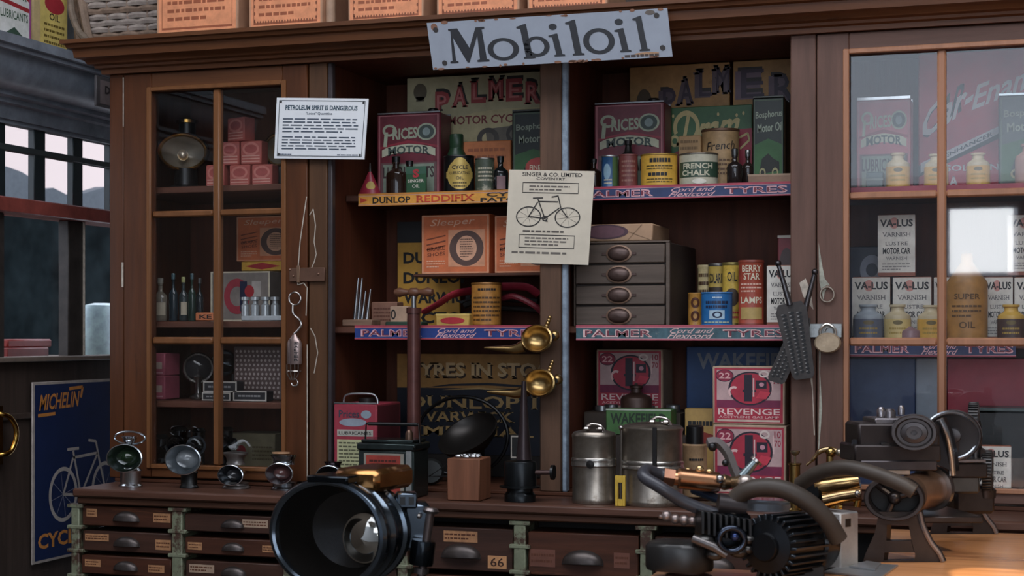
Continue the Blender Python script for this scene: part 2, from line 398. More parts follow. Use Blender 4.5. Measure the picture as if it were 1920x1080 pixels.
# posts: (px0, px1, material)
def chips(mb, F, pts, w, asp): mb.line(F, pts, w, chip, .0012, asp)
posts = {}
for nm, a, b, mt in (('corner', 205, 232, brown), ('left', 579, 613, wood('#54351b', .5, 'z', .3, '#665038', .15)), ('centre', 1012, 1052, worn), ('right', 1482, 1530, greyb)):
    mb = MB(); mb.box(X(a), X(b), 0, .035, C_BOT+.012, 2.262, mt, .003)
    if nm == 'centre': mb.box(X(1052)+.0005, X(1063), .004, .03, C_BOT+.012, 2.262, M('#8796a6', .4, 0, .35, 40, 0, '#6a5848', .25), .004)  # rebate edge; its blue-grey colour stands for a bluish reflection, stain for chipped paint
    if nm == 'left':
        mb.box(X(613)+.0005, X(622), .004, .03, C_BOT+.012, 2.262, M('#3a3234', .4), .004)
        F = Quad(at(579, 900, -.0), at(613, 900, 0), at(613, 130, 0), at(579, 130, 0)); A = .045
        chips(mb, F, [(.05, .645), (.25, .66), (.38, .62), (.3, .58), (.42, .55), (.3, .53), (.1, .51)], .05, A)
        chips(mb, F, [(.1, .37), (.35, .35), (.5, .31), (.3, .26)], .05, A)
    if nm == 'right':
        F = Quad(at(1482, 900, 0), at(1530, 900, 0), at(1530, 60, 0), at(1482, 60, 0))
        for pp in ([(.35, .44), (.6, .45), (.8, .42), (.9, .38), (.7, .395), (.5, .41)], [(.75, .24), (.85, .2), (.92, .1), (.96, .1), (.9, .18), (.84, .26)]): mb.poly(F, pp, chip, .001)
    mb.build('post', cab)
    # upright division between compartments
    if nm in ('left', 'centre', 'right'):
        mb = MB(); mb.box(X(a)+.012, X(b)-.004, .036, .499, C_BOT+.013, 2.274, inner, .002); mb.build('upright_division', cab)
# shelves
XA, XB, XC, XD = X(232), X(579)+.012, X(1012)+.012, X(1482)+.012
xb, xc, xd = X(613)-.004, X(1052)-.004, X(1530)-.004
shelfm = wood('#5a3424', .55, 'x', .3)
for x0, x1, y0, z in ((XL+.021, XB, .06, 1.889), (XL+.021, XB, .06, 1.441), (XL+.021, XB, .06, 1.175),
                      (xb, XC, .15, S1), (xb, XC, .06, S2), (xc, XD, .15, S1), (xc, XD, .06, S2),
                      (xd, XR-.021, .15, 1.828), (xd, XR-.021, .15, 1.378)):
    mb = MB(); mb.box(x0+.001, x1-.001, y0, .499, z-.023, z-.0008, shelfm, .003); mb.build('shelf', cab)
# small ledge for orange boxes
mb = MB(); mb.box(X(775, .2), XC-.001, .2, .388, Z(880, 518, .2), Z(880, 512, .2)-.0008, shelfm, .002); mb.build('ledge', cab)
LEDGE = Z(880, 512, .2)
# printed strips on the shelf edges
def strip(px0, px1, z1, h, ground, edge, deco, Y=.146, label=''):
    x0, x1 = X(px0, Y), X(px1, Y); mb = MB(); mb.box(x0, x1, Y, Y+.0035, z1-h, z1+.002, ground, .0005)
    F = Flat((x0, Y, z1-h), (x1-x0, 0, 0), (0, 0, h), (0, -1, 0))
    if edge: mb.rect(F, 0, .88, 1, 1.06, edge, .0006); mb.rect(F, 0, 0, 1, .1, edge, .0006); mb.rect(F, 0, .1, 1, .13, M('#c9a9b0'), .0007); mb.rect(F, 0, .85, 1, .88, M('#c9a9b0'), .0007)
    deco(mb, F); o = mb.build('shelf_edge_strip', cab); tag(o, label)
def palmer(ground, lt=M('#d9a7ae', .5)):
    def f(mb, F):
        inn = M('#7c2a3c', .5)
        mb.text(F, 'PALMER', .035, .22, .37, .76, lt, .001, .03); mb.text(F, 'PALMER', .045, .3, .36, .68, inn, .0014, 0)
        mb.text(F, 'Cord and', .455, .5, .65, .84, lt, .001, .01, shear=.06); mb.text(F, 'Flexicord', .45, .14, .65, .5, lt, .001, .01, shear=.06)
        mb.text(F, 'TYRES', .70, .22, .985, .76, lt, .001, .03); mb.text(F, 'TYRES', .708, .3, .977, .68, inn, .0014, 0)
    return f
def reddifix(mb, F):
    rd, bk = M('#c63a12', .5), M('#211a14', .5)
    mb.poly(F, [(.012, .28), (.012, .72), (.055, .5)], rd, .001)
    mb.text(F, 'DUNLOP', .08, .2, .29, .74, bk, .001, .03, True); mb.text(F, 'REDDIFIX', .32, .2, .64, .78, rd, .001, .02, True)
    mb.text(F, 'CYCLE', .70, .52, .97, .86, bk, .001, .03); mb.text(F, 'PATCHES', .67, .08, .99, .44, bk, .001, .03)
strip(672, 1018, S1, Z(700, 366, .146)-Z(700, 388, .146), M('#e39a1c', .45), M('#c9801a', .45), reddifix, label='yellow printed shelf strip')
strip(1080, 1483, S1, .04, M('#2b3a66', .45), M('#a8344a', .45), palmer(None), label='blue and red printed strip along the upper shelf')
strip(665, 1016, S2, .042, M('#1f3a80', .45), M('#a8344a', .45), palmer(None), Y=.056, label='blue and red printed strip along the middle shelf')
strip(1080, 1478, S2, .044, M('#3e5f6a', .5, 0, .4, 40, 0, '#8f8f84', .3), M('#b04a5a', .45), palmer(None, M('#e0bcb8', .5)), Y=.056, label='faded teal printed strip')
strip(1592, 1905, 1.378, .046, M('#26345f', .45), M('#8f2c42', .45), palmer(None), label='blue strip behind the door glass')
strip(1595, 1960, 1.828, .026, M('#a04454', .45), None, lambda mb, F: None, label='pink strip behind the door glass')
# glazed doors
def door(x0, x1, xs, mt, mtx, bead, hz=(1.8036, 1.783, 1.388, 1.364), stile=None):
    d = MB(); yF, yB = -.004, .03
    zt, zb = 2.199, .968
    d.box(x0, xs[0][0], yF, yB, D_BOT, D_TOP-.012, mt, .003); d.box(xs[-1][1], x1, yF, yB, D_BOT, D_TOP-.012, mt, .003)
    d.box(xs[0][0], xs[-1][1], yF, yB, zt, D_TOP-.012, mtx, .003); d.box(xs[0][0], xs[-1][1], yF, yB, D_BOT, zb, mtx, .003)
    for (a, b), (c, e) in zip(xs, xs[1:]): d.box(b, c, .0, yB, zb, zt, bead, .006)
    for i in (0, 2):
        for a, b in xs: d.box(a, b, .0, yB, hz[i+1], hz[i], bead, .006)
    o = d.build('door', cab)
    q = MB()                                   # glazing bead round the opening
    a, b = xs[0][0], xs[-1][1]
    for bb in ((a-.016, a+.001, zb-.014, zt+.014), (b-.001, b+.016, zb-.014, zt+.014)): q.box(bb[0], bb[1], -.012, .0, bb[2], bb[3], bead, .004)
    for bb in ((zt-.001, zt+.014), (zb-.014, zb+.001)): q.box(a, b, -.012, .0, bb[0], bb[1], bead, .004)
    q.build('moulding', o)
    g = MB(); g.box(a, b, .014, .017, zb, zt, glassmat(), .0003); tag(g.build('glass', o), 'clear window glass in six panes')
    return o
bead1 = wood('#774a26', .28, 'z', .2); bead2 = wood('#a87250', .3, 'z', .2)  # beads coloured lighter than the frames to stand for light on them
dl = door(X(233), X(577), [(X(285), X(398)), (X(412), X(530))], brown, brownx, bead1)
dr = door(X(1532), .55, [(X(1592), X(1757)), (X(1774), .06), (.09, .46)], greyb, greybx, bead2)
# wear on the doors
mb = MB(); F = Quad(at(540, 900, -.005), at(577, 900, -.005), at(577, 130, -.005), at(540, 130, -.005))
for pp in ([(.95, .69), (.8, .64), (.62, .58), (.5, .5), (.5, .475), (.8, .48), (.95, .47)], [(.98, .47), (.92, .40)], [(.98, .33), (.98, .0)]): chips(mb, F, pp, .05, .045)
F = Quad(at(233, 900, -.005), at(263, 900, -.005), at(263, 130, -.005), at(233, 130, -.005)); chips(mb, F, [(-.05, .98), (-.05, .86)], .06, .04); chips(mb, F, [(-.1, .53), (-.1, .47)], .12, .04)
mb.build('paint_wear', dl)
mb = MB(); F = Quad(at(1532, 900, -.005), at(1580, 900, -.005), at(1580, 60, -.005), at(1532, 60, -.005))
gw = M('#a8a898', .7, 0, .3, 60)
for pp in ([(.06, .53), (.2, .48), (.3, .45), (.5, .435), (.3, .42), (.25, .40), (.1, .44)], [(.08, .33), (.15, .3), (.12, .24), (.2, .16), (.1, .08), (.04, .05), (.1, .2)]): mb.poly(F, pp, gw, .0012)
mb.build('paint_wear', dr)
# hasp and ring on the left door, hasp plate on the right door
mb = MB(); mb.box(X(545), X(612), -.012, -.005, Z(578, 528), Z(578, 502), M('#6a4a38', .45, .3), .002); mb.box(X(560), X(566), -.016, -.011, Z(563, 530), Z(563, 498), M('#8a6a52', .4, .4), .002)
for px, py in ((547, 506), (553, 518), (600, 514)): mb.sph((X(px), -.012, Z(px, py)), .004, M('#7d5a45', .4, .3), n=8)
mb.build('hasp', dl)
mb = MB(); mb.box(X(1519), X(1580), -.02, -.013, Z(1550, 633), Z(1550, 607), M('#a4a8a8', .4, .6, .3, 40), .002)
mb.box(X(1532), X(1545), -.013, -.003, Z(1550, 631), Z(1550, 609), M('#6d6d6d', .4, .6), .001); mb.tube([at(1556+10*math.cos(a), 621+8*math.sin(a), -.026) for a in [pi+i*pi/8 for i in range(9)]], .003, M('#a9a39a', .3, .9), 6)
mb.build('hasp', dr)
mb = MB(); mb.tube([at(1551+13*math.cos(a), 552+14*math.sin(a), -.012) for a in [2*pi*i/20 for i in range(20)]], .0028, M('#a09080', .35, .8), 6, True); mb.sph(at(1551, 538, -.008), .006, M('#8a7a6a', .4, .6), n=8); mb.build('ring_pull', dr)
# ================================================================= counter and drawer chest
ct = MB(); topm = wood('#563628', .38, 'x', .35, '#6b5448', .2)
XE = X(133, -.26)
ct.box(XE, XR, -.255, .52, CT-.028, CT-.0008, topm, .006); ct.box(XE+.008, XR, -.24, .5, CT-.05, CT-.028, wood('#54321f', .5, 'x', .3), .004)
tag(ct.build('countertop'), 'long dark wooden counter top above the drawers, worn along its front edge', 'countertop')
ch = thing('drawer_chest', 'long chest of narrow wooden drawers with green painted posts under the counter', 'chest', ((XE+XR)/2, .1, 0))
mb = MB(); mb.box(XE+.02, XR, -.10, .5, .0, CT-.053, dark, .002); mb.build('carcass', ch)
grn = M('#74795f', .6, 0, .25, 30, .1, '#43291b', .8)
pxs = [(133, 148), (322, 341), (530, 548), (745, 763), (963, 985), (1200, 1222), (1452, 1474)]
for a, b in pxs:
    mb = MB(); x0, x1 = X(a, -.235), X(b, -.235); mb.box(x0, x1, -.235, -.101, 0.001, CT-.053, grn, .003)
    for z in (.843, .775, .70, .62, .53): mb.box(x0-.014, x1+.014, -.237, -.2, z, z+.012, grn, .002)
    mb.build('post', ch)
dm = wood('#472413', .5, 'x', .45, '#74401f', .3); dm2 = wood('#3f251a', .5, 'x', .45, '#64422f', .3)
card = M('#a9764a', .6, 0, .3, 60, 0, '#6a3c1e', .3); pullm = M('#4f4744', .38, .7, .3); pale = M('#a58a72', .6)
rows = {0: [(.851, .787), (.771, .707), (.693, .634), (.62, .56)], 1: [(.838, .784), (.765, .713), (.692, .634), (.618, .56)],
        2: [(.83, .715), (.70, .58)], 3: [(.828, .702), (.685, .56)], 4: [(.825, .700), (.685, .56)], 5: [(.825, .70), (.685, .56)]}
for c in range(6):
    xa, xz = X(pxs[c][1], -.235)+.006, X(pxs[c+1][0], -.235)-.006
    for k, (z1, z0) in enumerate(rows[c]):
        ext = rnd.uniform(0, .012)
        mb = MB(); y = -.222-ext; mb.box(xa, xz, y, -.102, z0, z1, dm if (c+k) % 2 == 0 else dm2, .003)
        o = mb.build('drawer', ch)
        xm, h = (xa+xz)/2, z1-z0; rr = min(.062, h*.75)
        pm = MB()                                # half-shell cup pull
        pm.lathe([(rr*math.cos(t), rr*.42*math.sin(t)) for t in [0, .3, .6, .9, 1.2, pi/2]], pullm, (xm, y, z0+h*.32), 16, (0, -1, 0), 1, .62, 0, pi)
        pm.box(xm-rr, xm+rr, y-.004, y-.0005, z0+h*.28, z0+h*.34, pullm, .001)
        pm.build('cup_pull', o)
        F = Flat((xa, y, z0), (xz-xa, 0, 0), (0, 0, h), (0, -1, 0))
        def cardf(u0, v0, u1, v1, m=card, t=None):
            pm = MB(); pm.rect(F, u0, v0, u1, v1, m, .001)
            if t: pm.text(F, t, u0+(u1-u0)*.14, v0+(v1-v0)*.16, u1-(u1-u0)*.14, v1-(v1-v0)*.16, M('#3a1d10'), .0014, .01, True)
            else: pm.words(F, u0+.01, v0+(v1-v0)*.15, u1-.01, v1-(v1-v0)*.15, 2, M('#5a2d14'), .0013, seed=c*7+k)
            pm.build('label_card', o)
        if c == 0:
            if k == 0: cardf(.05, .45, .17, .85); cardf(.8, .3, .99, .75)
            if k == 1: cardf(.03, .5, .3, .85); cardf(.82, .2, .99, .7)
            if k == 2: cardf(.04, .4, .22, .78); cardf(.75, .25, .93, .65)
            if k == 3: cardf(.05, .4, .22, .8)
        elif c == 1:
            if k == 0: cardf(.60, .35, .86, .8, pale)
            if k == 1: cardf(.03, .25, .18, .7); cardf(.8, .3, .95, .7)
            if k == 2: cardf(.04, .35, .3, .8, pale)
            if k == 3: cardf(.04, .35, .3, .8)
        elif c == 3:
            if k == 0: cardf(.33, .66, .66, .92); cardf(.76, .08, .94, .38, M('#c48a55', .6), '66')
            else: cardf(.3, .6, .6, .9)
        elif c == 4:
            if k == 0: cardf(.02, .2, .25, .6, M('#6d4030')); cardf(.78, .25, .92, .6, M('#6d4030'))
            else: cardf(.05, .2, .2, .6)
        else: cardf(.1, .5, .3, .8)
# ================================================================= builders for stock
cream, offw = M('#d8ccb0', .55), M('#c9c2b4', .55)
ink = M('#1b1a1c', .5, 0, .05); navy = M('#1c2747', .45); maroon = M('#6c2432', .38, 0, .25, 25, 0, '#43202a', .3)
lgreen = M('#9da78e', .5); red = M('#b3202c', .45); yell = M('#d9a51f', .45, 0, .2, 30, 0, '#7a5a1c', .18)
steel = M('#9a9c9e', .28, .9, .2, 30); tinm = M('#8d8578', .35, .8, .3, 40, 0, '#5a4a3a', .3); brass = M('#b98a3a', .22, 1, .15, 20)
orange = M('#d2692f', .6, 0, .15, 30); orangeL = M('#df9060', .6, 0, .1); ironm = M('#2b2827', .4, .6, .3, 40)
dglass = M('#2a1a12', .08, 0, .1); bglass = M('#15191a', .06); rim = M('#77736c', .3, .8)
def boxy(name, label, cat, px0, py0, px1, Y, z0, d, m, deco=None, group=None, c=.003, extra=None, build=True):
    x0, x1 = X(px0, Y), X(px1, Y); z1 = Z((px0+px1)/2, py0, Y)
    mb = MB(); mb.box(x0, x1, Y, Y+d, z0, z1, m, c)
    F = Flat((x0, Y, z0), (x1-x0, 0, 0), (0, 0, z1-z0), (0, -1, 0)); S = Flat((x1, Y, z0), (0, d, 0), (0, 0, z1-z0), (1, 0, 0))
    if deco: deco(mb, F, S) if deco.__code__.co_argcount == 3 else deco(mb, F)
    if not build: return mb, F
    o = mb.build(name); tag(o, label, cat, group); o['_b'] = (x0, x1, Y, Y+d, z0, z1)
    return o
TIN = [(0, 0), (.98, 0), (1, .015), (1, .035), (.965, .045), (.965, .95), (1, .96), (1, .98), (.97, 1), (.93, 1), (.93, .985), (0, .985)]
def cyl(name, label, cat, px0, py0, px1, Y, z0, m, deco=None, group=None, prof=TIN, rimm=None, ff=.968, sq=.8, v0=0, v1=1, n=28):
    xa, xb_ = X(px0, Y), X(px1, Y); z1 = Z((px0+px1)/2, py0, Y); r = (xb_-xa)/2; h = z1-z0; cx = (xa+xb_)/2
    mb = MB(); ms = None
    if rimm: ms = [rimm if (prof[i+1][1] < .05 or prof[i][1] > .94) else m for i in range(len(prof)-1)]
    mb.lathe([(a*r, b*h) for a, b in prof], m, (cx, Y, z0), n, None, 1, sq, mats=ms)
    F = Cyl((cx, Y, 0), r*ff, r*ff*sq, z0+h*v0, z0+h*v1)
    if deco: deco(mb, F)
    o = mb.build(name); tag(o, label, cat, group); o['_b'] = (cx-r, cx+r, Y-r*sq, Y+r*sq, z0, z1); o['_r'] = r
    return o
BOT = [(0, 0), (.9, 0), (1, .03), (1, .58), (.92, .66), (.5, .74), (.34, .78), (.32, .92), (.4, .93), (.4, 1), (0, 1)]
def bottle(label, px0, py0, px1, Y, z0, m, cap=None, lab=None, group=None, prof=BOT, capf=.12, cat='bottle', name='bottle'):
    o = cyl(name, label, cat, px0, py0, px1, Y, z0, m, lab, group, prof, None, 1.0, .8, 0, .6, 18)
    if cap:
        b = o['_b']; r, h = o['_r'], b[5]-b[4]; q = MB(); q.lathe([(0, -.02*h), (.42*r, -.02*h), (.44*r, capf*h*.9), (.36*r, capf*h), (0, capf*h)], cap, ((b[0]+b[1])/2, (b[2]+b[3])/2, b[5]), 14, None, 1, .8); q.build('stopper', o)
    return o
def prices(mb, F, S=None):
    mb.frame(F, .03, .015, .97, .985, .02, .012, M('#a8646a', .4), .0007)
    g, dk = lgreen, M('#3c4a46', .5)
    mb.rect(F, .06, .0, .94, .40, M('#6a4a4a', .5), .0006); mb.rect(F, .10, .04, .9, .38, M('#7d8a78', .5), .0007); mb.text(F, 'LUBRICANTS', .10, .21, .9, .35, M('#3a2a2c'), .0012, .02)
    mb.poly(F, [(.08, .47), (.2, .505), (.5, .53), (.8, .505), (.92, .47), (.92, .56), (.8, .605), (.5, .63), (.2, .605), (.08, .56)], M('#b4b69c', .5), .0008); mb.text(F, 'MOTOR', .17, .485, .84, .585, dk, .0012, .03, True, arc=.025)
    mb.poly(F, [(.05, .60), (.5, .675), (.95, .60), (.95, .575), (.5, .64), (.05, .575)], M('#8f2436', .4), .0008)
    mb.ring(F, .2, .80, .11, .075, .07, .045, g, .001); mb.line(F, [(.13, .60), (.15, .78)], .055, g, .0012, .5)
    mb.text(F, 'RICES', .25, .68, .64, .82, g, .0014, .03, slope=.015); mb.ell(F, .78, .77, .15, .105, g, .001); mb.ell(F, .78, .77, .12, .085, dk, .0014); mb.ell(F, .78, .77, .06, .05, M('#7d8f8e', .5), .0018)
def tin_top(o, m=None, h=.006, capx=None):
    """raised metal seam round the top of a square tin, with a screw cap"""
    b = o['_b']; q = MB(); q.box(b[0]+.001, b[1]-.001, b[2]-.0005, b[2]+.004, b[5], b[5]+h, m or steel, .001); q.box(b[0]+.001, b[1]-.001, b[3]-.004, b[3], b[5], b[5]+h, m or steel, .001); q.build('seam', o)
    if capx is not None:
        q = MB(); q.lathe([(0, 0), (.018, 0), (.018, .016), (.014, .02), (0, .02)], ironm, (b[0]+(b[1]-b[0])*capx, (b[2]+b[3])/2, b[5]), 16); q.build('cap', o)
def bosph(mb, F, S=None):
    l1 = M('#8f9a86', .5)
    mb.frame(F, .04, .02, .96, .98, .03, .015, M('#50604c'), .0007)
    mb.text(F, 'Bosphorus', .10, .74, .95, .84, l1, .001, .02, slope=.02); mb.text(F, 'Motor Oil', .16, .60, .95, .70, l1, .001, .02, slope=.02)
    mb.poly(F, [(.06, .06), (.94, .06), (.94, .46), (.5, .53), (.06, .46)], M('#2c5a2c', .5), .0008); mb.poly(F, [(.2, .12), (.3, .3), (.5, .36), (.66, .3), (.85, .26), (.86, .16)], M('#171a14', .5), .0012)
    mb.ring(F, .32, .14, .1, .055, .06, .03, M('#8f8a5c'), .0015); mb.ring(F, .72, .14, .1, .055, .06, .03, M('#8f8a5c'), .0015)
def valus(mb, F, S=None):
    w = M('#d4cfc4', .5); mb.rect(F, .0, .06, 1, .99, w, .0005); mb.rect(F, 0, 0, 1, .06, M('#8a4a32', .5), .0005)
    mb.ell(F, .44, .86, .13, .09, M('#c9887c', .5), .0008)
    mb.text(F, 'VA-LUS', .06, .80, .94, .92, ink, .0014, .03); mb.text(F, 'VARNISH', .12, .64, .88, .71, M('#4a464a'), .0012, .0, True); mb.text(F, 'LUSTRE', .2, .5, .8, .56, M('#4a464a'), .0012, 0, True)
    mb.text(F, 'MOTOR CAR', .13, .36, .88, .46, ink, .0012, .03, True); mb.text(F, 'VARNISH', .22, .26, .78, .32, M('#5a5658'), .0012, 0); mb.words(F, .12, .09, .88, .22, 3, M('#8a8682'), .001)
def revenge(mb, F, S=None):
    rd, dk, pk = M('#b01c38', .45), M('#23182a', .5), M('#bd9a98', .5)
    mb.rect(F, .03, .03, .97, .97, rd, .0005); mb.rect(F, .06, .42, .94, .94, pk, .0007); mb.rect(F, .06, .29, .94, .42, M('#7a1a44', .5), .0007)
    mb.ell(F, .52, .62, .30, .29, dk, .0009); mb.ell(F, .52, .62, .27, .265, rd, .0012); mb.ell(F, .17, .84, .125, .105, dk, .0012); mb.ell(F, .17, .84, .115, .095, M('#8f1c3c'), .0015); mb.text(F, '22', .09, .79, .25, .89, M('#d9a0a0'), .0018, .02)
    mb.rect(F, .44, .40, .55, .86, dk, .0016); mb.rect(F, .42, .56, .6, .6, dk, .0017); mb.rect(F, .60, .62, .75, .76, dk, .0016); mb.ell(F, .68, .69, .035, .035, M('#c98a9a'), .002); mb.poly(F, [(.60, .46), (.66, .58), (.8, .55), (.74, .44)], M('#d02a44'), .0015)
    mb.ring(F, .30, .56, .08, .1, .05, .06, M('#e0b4b0'), .0016, 16, 1, 4); mb.ring(F, .71, .87, .07, .06, .045, .03, M('#d9c4bc'), .0016); mb.line(F, [(.57, .8), (.57, .48)], .02, M('#d9b4b0'), .0019, 1); mb.line(F, [(.83, .86), (.83, .6)], .02, M('#d9b4b0'), .0016, 1)
    mb.text(F, '10', .84, .82, .93, .92, M('#9a2a3c'), .0012, .02); mb.text(F, '70', .84, .70, .93, .79, M('#9a2a3c'), .0012, .02)
    mb.text(F, 'REVENGE', .08, .17, .93, .275, M('#e6c6c0', .5), .0012, .01); mb.text(F, 'ACETYLENE GAS LAMP', .09, .11, .92, .15, M('#e0b0ac'), .0012, .01); mb.rect(F, .07, .05, .93, .085, M('#cdb4a4'), .0009)
def obox(mb, F, S=None):
    lt, dk = M('#d9946a', .6), M('#5a4038', .6)
    mb.frame(F, .01, .01, .99, .99, .025, .025, lt, .0007)
    mb.text(F, 'Sleeper', .14, .77, .78, .92, M('#e6b08c'), .001, .0, shear=.3, slope=.03); mb.rect(F, .4, .12, .93, .74, lt, .0008)
    mb.ring(F, .665, .43, .25, .30, .15, .21, dk, .0012, 32); mb.ell(F, .665, .43, .15, .21, M('#d9a07c', .6), .0012); mb.words(F, .57, .27, .76, .6, 8, M('#6a4a3a'), .0016, seed=4)
    for k, z in enumerate((.62, .53, .45)): mb.line(F, [(.08, z-.04), (.36, z+.03)], .02, M('#7a3a1c'), .001, 1)
    mb.text(F, 'BRAKE', .09, .38, .35, .45, M('#7a3a1c'), .001, .01, slope=.03); mb.text(F, 'SHOES', .09, .29, .35, .35, M('#7a3a1c'), .001, .01, slope=.03); mb.words(F, .08, .1, .36, .24, 3, M('#e0a884'), .001, seed=9)
def box6(mb, F, S=None):
    mb.ell(F, .5, .66, .4, .28, M('#c87468', .6), .0007); mb.ell(F, .5, .66, .3, .18, M('#a84a44', .6), .001)
    for z in (.1, .22, .34): mb.rect(F, .08, z, .92, z+.05, M('#d09484', .6), .0008)
# ================================================================= behind the left door
g6 = 'red oval-labelled cartons stacked in the left door cabinet'
z6 = 1.889; pink = M('#b0544a', .6)
r0 = boxy('carton', 'small red carton, left one of the bottom row of the pyramid of cartons', 'box', 386, 309, 420, .17, z6, .05, pink, box6, g6)
r1 = boxy('carton', 'small red carton, middle one of the bottom row of the pyramid of cartons', 'box', 430, 309, 468, .17, z6, .05, pink, box6, g6)
r2 = boxy('carton', 'small red carton, right one of the bottom row of the pyramid of cartons', 'box', 472, 308, 510, .17, z6, .05, pink, box6, g6)
zz = r1['_b'][5]+.0006
r3 = boxy('carton', 'small red carton on the left of the middle row of cartons', 'box', 413, 266, 448, .175, zz, .05, pink, box6, g6)
r4 = boxy('carton', 'small red carton on the right of the middle row of cartons', 'box', 451, 264, 490, .175, zz, .05, pink, box6, g6)
zz = max(r3['_b'][5], r4['_b'][5])+.0006
mb, F = boxy('', '', '', 424, 220, 466, .18, zz, .05, pink, box6, build=False)
c0 = Vector(((X(424, .18)+X(466, .18))/2, .2, zz)); R = Matrix.Rotation(.0, 4, 'Y')@Matrix.Rotation(-.35, 4, 'Z'); mb.v = [c0+R@(p-c0) for p in mb.v]
tag(mb.build('carton'), 'small red carton turned askew on top of the pyramid of cartons', 'box', g6)
def roundlamp(px, py, r_px, Y, z0, label, squash=1.0, face=brass):
    c = at(px, py, Y); t = (CY+Y)/ray(px, py).y; R = r_px/FPX*t*.95
    n = (Vector((0, -CY, CZ))-c); n.z = 0; n.normalize()
    l = thing('brass_lamp', label, 'lamp', (c.x, c.y, z0))
    q = MB(); q.lathe([(0, -.055), (R*.3, -.05), (R*.8, -.04), (R*.97, -.01), (R, 0), (R*.99, .010), (R*.93, .014), (R*.86, .010), (R*.80, -.004)], face, c, 32, n, 1.0, squash); q.build('rim', l)
    q = MB(); q.lathe([(R*.80, -.004), (R*.6, -.018), (R*.3, -.03), (0, -.034)], M('#9a9284', .3, .7, .2, 8), c, 28, n, 1, squash); q.sph(c+n*.0-Vector((0, 0, R*.12)), R*.22, M('#c9b8a0', .15, .6), n=12); q.build('reflector', l)
    q = MB(); zb = c.z-R*squash; q.lathe([(0, 0), (R*.75, 0), (R*.75, .008), (R*.45, .02), (R*.42, zb-z0+.01), (0, zb-z0+.01)], black, (c.x, c.y+.02, z0), 20); q.build('base', l)
    q = MB(); q.lathe([(R*.32, -R*.05), (R*.32, R*.42), (R*.42, R*.44), (R*.42, R*.56), (R*.3, R*.6), (0, R*.6)], black, mats=[black, brass, brass, brass, brass], c=(c.x, c.y+.03, c.z+R*squash*.92), n=16); q.build('chimney', l)
roundlamp(343, 285, 52, .2, 1.889, 'round lamp with a brass rim and black base behind the upper left pane', .74)
roundlamp(521, 281, 28, .29, 1.889, 'brass rimmed lamp half hidden behind the white notice', 1.2)
# second shelf
o = boxy('carton', 'orange brake shoe carton behind the left door glass, beside dark bottles', 'box', 443, 405, 555, .34, Z(490, 490, .34), .12, orange, obox)
zt = o['_b'][4]-.001
b2 = boxy('carton', 'flat yellow carton lying under the orange carton in the left cabinet', 'box', 452, 490, 530, .33, Z(490, 508, .33), .13, yell, lambda mb, F: (mb.poly(F, [(.1, .5), (.5, .15), (.95, .5), (.5, .85)], red, .001)))
b3 = boxy('carton', 'grey and red lamp carton behind the row of silver tubes in the left cabinet', 'box', 395, 509, 506, .28, 1.442, .18, M('#8a8078', .6), lambda mb, F: (mb.frame(F, 0, 0, 1, 1, .03, .03, cream, .0006), mb.ring(F, .45, .5, .22, .36, .12, .2, M('#a83040'), .001), mb.rect(F, .5, .2, .62, .8, navy, .0013), mb.rect(F, .7, .5, .85, .8, M('#b9b0a8'), .001), mb.ell(F, .66, .6, .08, .12, red, .0015)))
gb = 'small dark bottles on the second shelf of the left cabinet'
for k, (p0, p1, py) in enumerate(((289, 313, 530), (317, 333, 522), (336, 352, 528), (353, 367, 522), (368, 381, 530))):
    bottle(['squat pale-labelled bottle, leftmost of the small bottles', 'small dark bottle second from the left', 'small bottle with a white label in the middle', 'thin dark green bottle fourth from the left', 'thin dark bottle rightmost of the small bottles'][k]+' behind the left door', p0, py, p1, .13, 1.442, M(['#6d665a', '#1e2c33', '#2a3436', '#22362f', '#1a2328'][k], .1), M(['#7d7a70', '#2c4a52', '#8a8a52', '#2c4a52', '#3a3a3a'][k], .3),
           (lambda mb, F: mb.rect(F, .25, .25, .75, .8, M('#a59a84', .6), .001)) if k in (0, 2) else None, gb)
boxy('carton', 'tiny orange carton marked KE at the end of the small bottles', 'box', 366, 586, 404, .10, 1.442, .04, M('#c9703c', .6), lambda mb, F: mb.text(F, 'KE', .18, .25, .82, .75, ink, .001, .02, True))
tb = MB(); gl = []
blk_ = thing('plug_rack', 'pale block holding a row of silver tubes behind the left door', 'rack', (X(490, .1), .11, 1.442))
q = MB(); q.box(X(452, .09), X(532, .09), .09, .15, 1.442, 1.458, M('#aab0b4', .5), .002); q.build('block', blk_)
for k, p in enumerate((460, 479, 498, 516)):
    q = MB(); x = X(p, .12); q.lathe([(0, 0), (.014, 0), (.014, .035), (.009, .04), (.009, .05), (.015, .052), (.015, .062), (0, .063)], M('#b4babd', .3, .6), (x, .12, 1.458), 14); q.build('tube', blk_)
# third shelf
gp = 'pink cartons stacked at the left end of the third shelf'
zz = 1.176
for k, py in enumerate((705, 662)):
    o = boxy('carton', ['pink carton at the bottom of the stack at the left edge behind the glass', 'pink carton on top of the stack at the left edge behind the glass'][k], 'box', 276, py, 309, .12, zz, .1, M('#a04a5c', .6), lambda mb, F: (mb.rect(F, .2, .3, .85, .6, M('#b09a8c'), .001), mb.rect(F, .1, .1, .9, .16, M('#c48a90'), .001)), gp); zz = o['_b'][5]+.001
sh = thing('glass_lamp', 'round clear glass headlamp on the third shelf behind the left door', 'lamp', (X(372, .2), .2, 1.176))
c = at(372, 690, .2); q = MB(); q.lathe([(.036, -.03), (.05, -.01), (.054, 0), (.05, .006), (.044, .004)], M('#7a7672', .2, .9), c, 28, (.45, -.9, 0)); q.build('rim', sh)
q = MB(); q.lathe([(.044, 0), (.03, .012), (0, .018)], M('#2c2c2e', .05, 0, .1), c, 24, (.45, -.9, 0)); q.build('lens', sh)
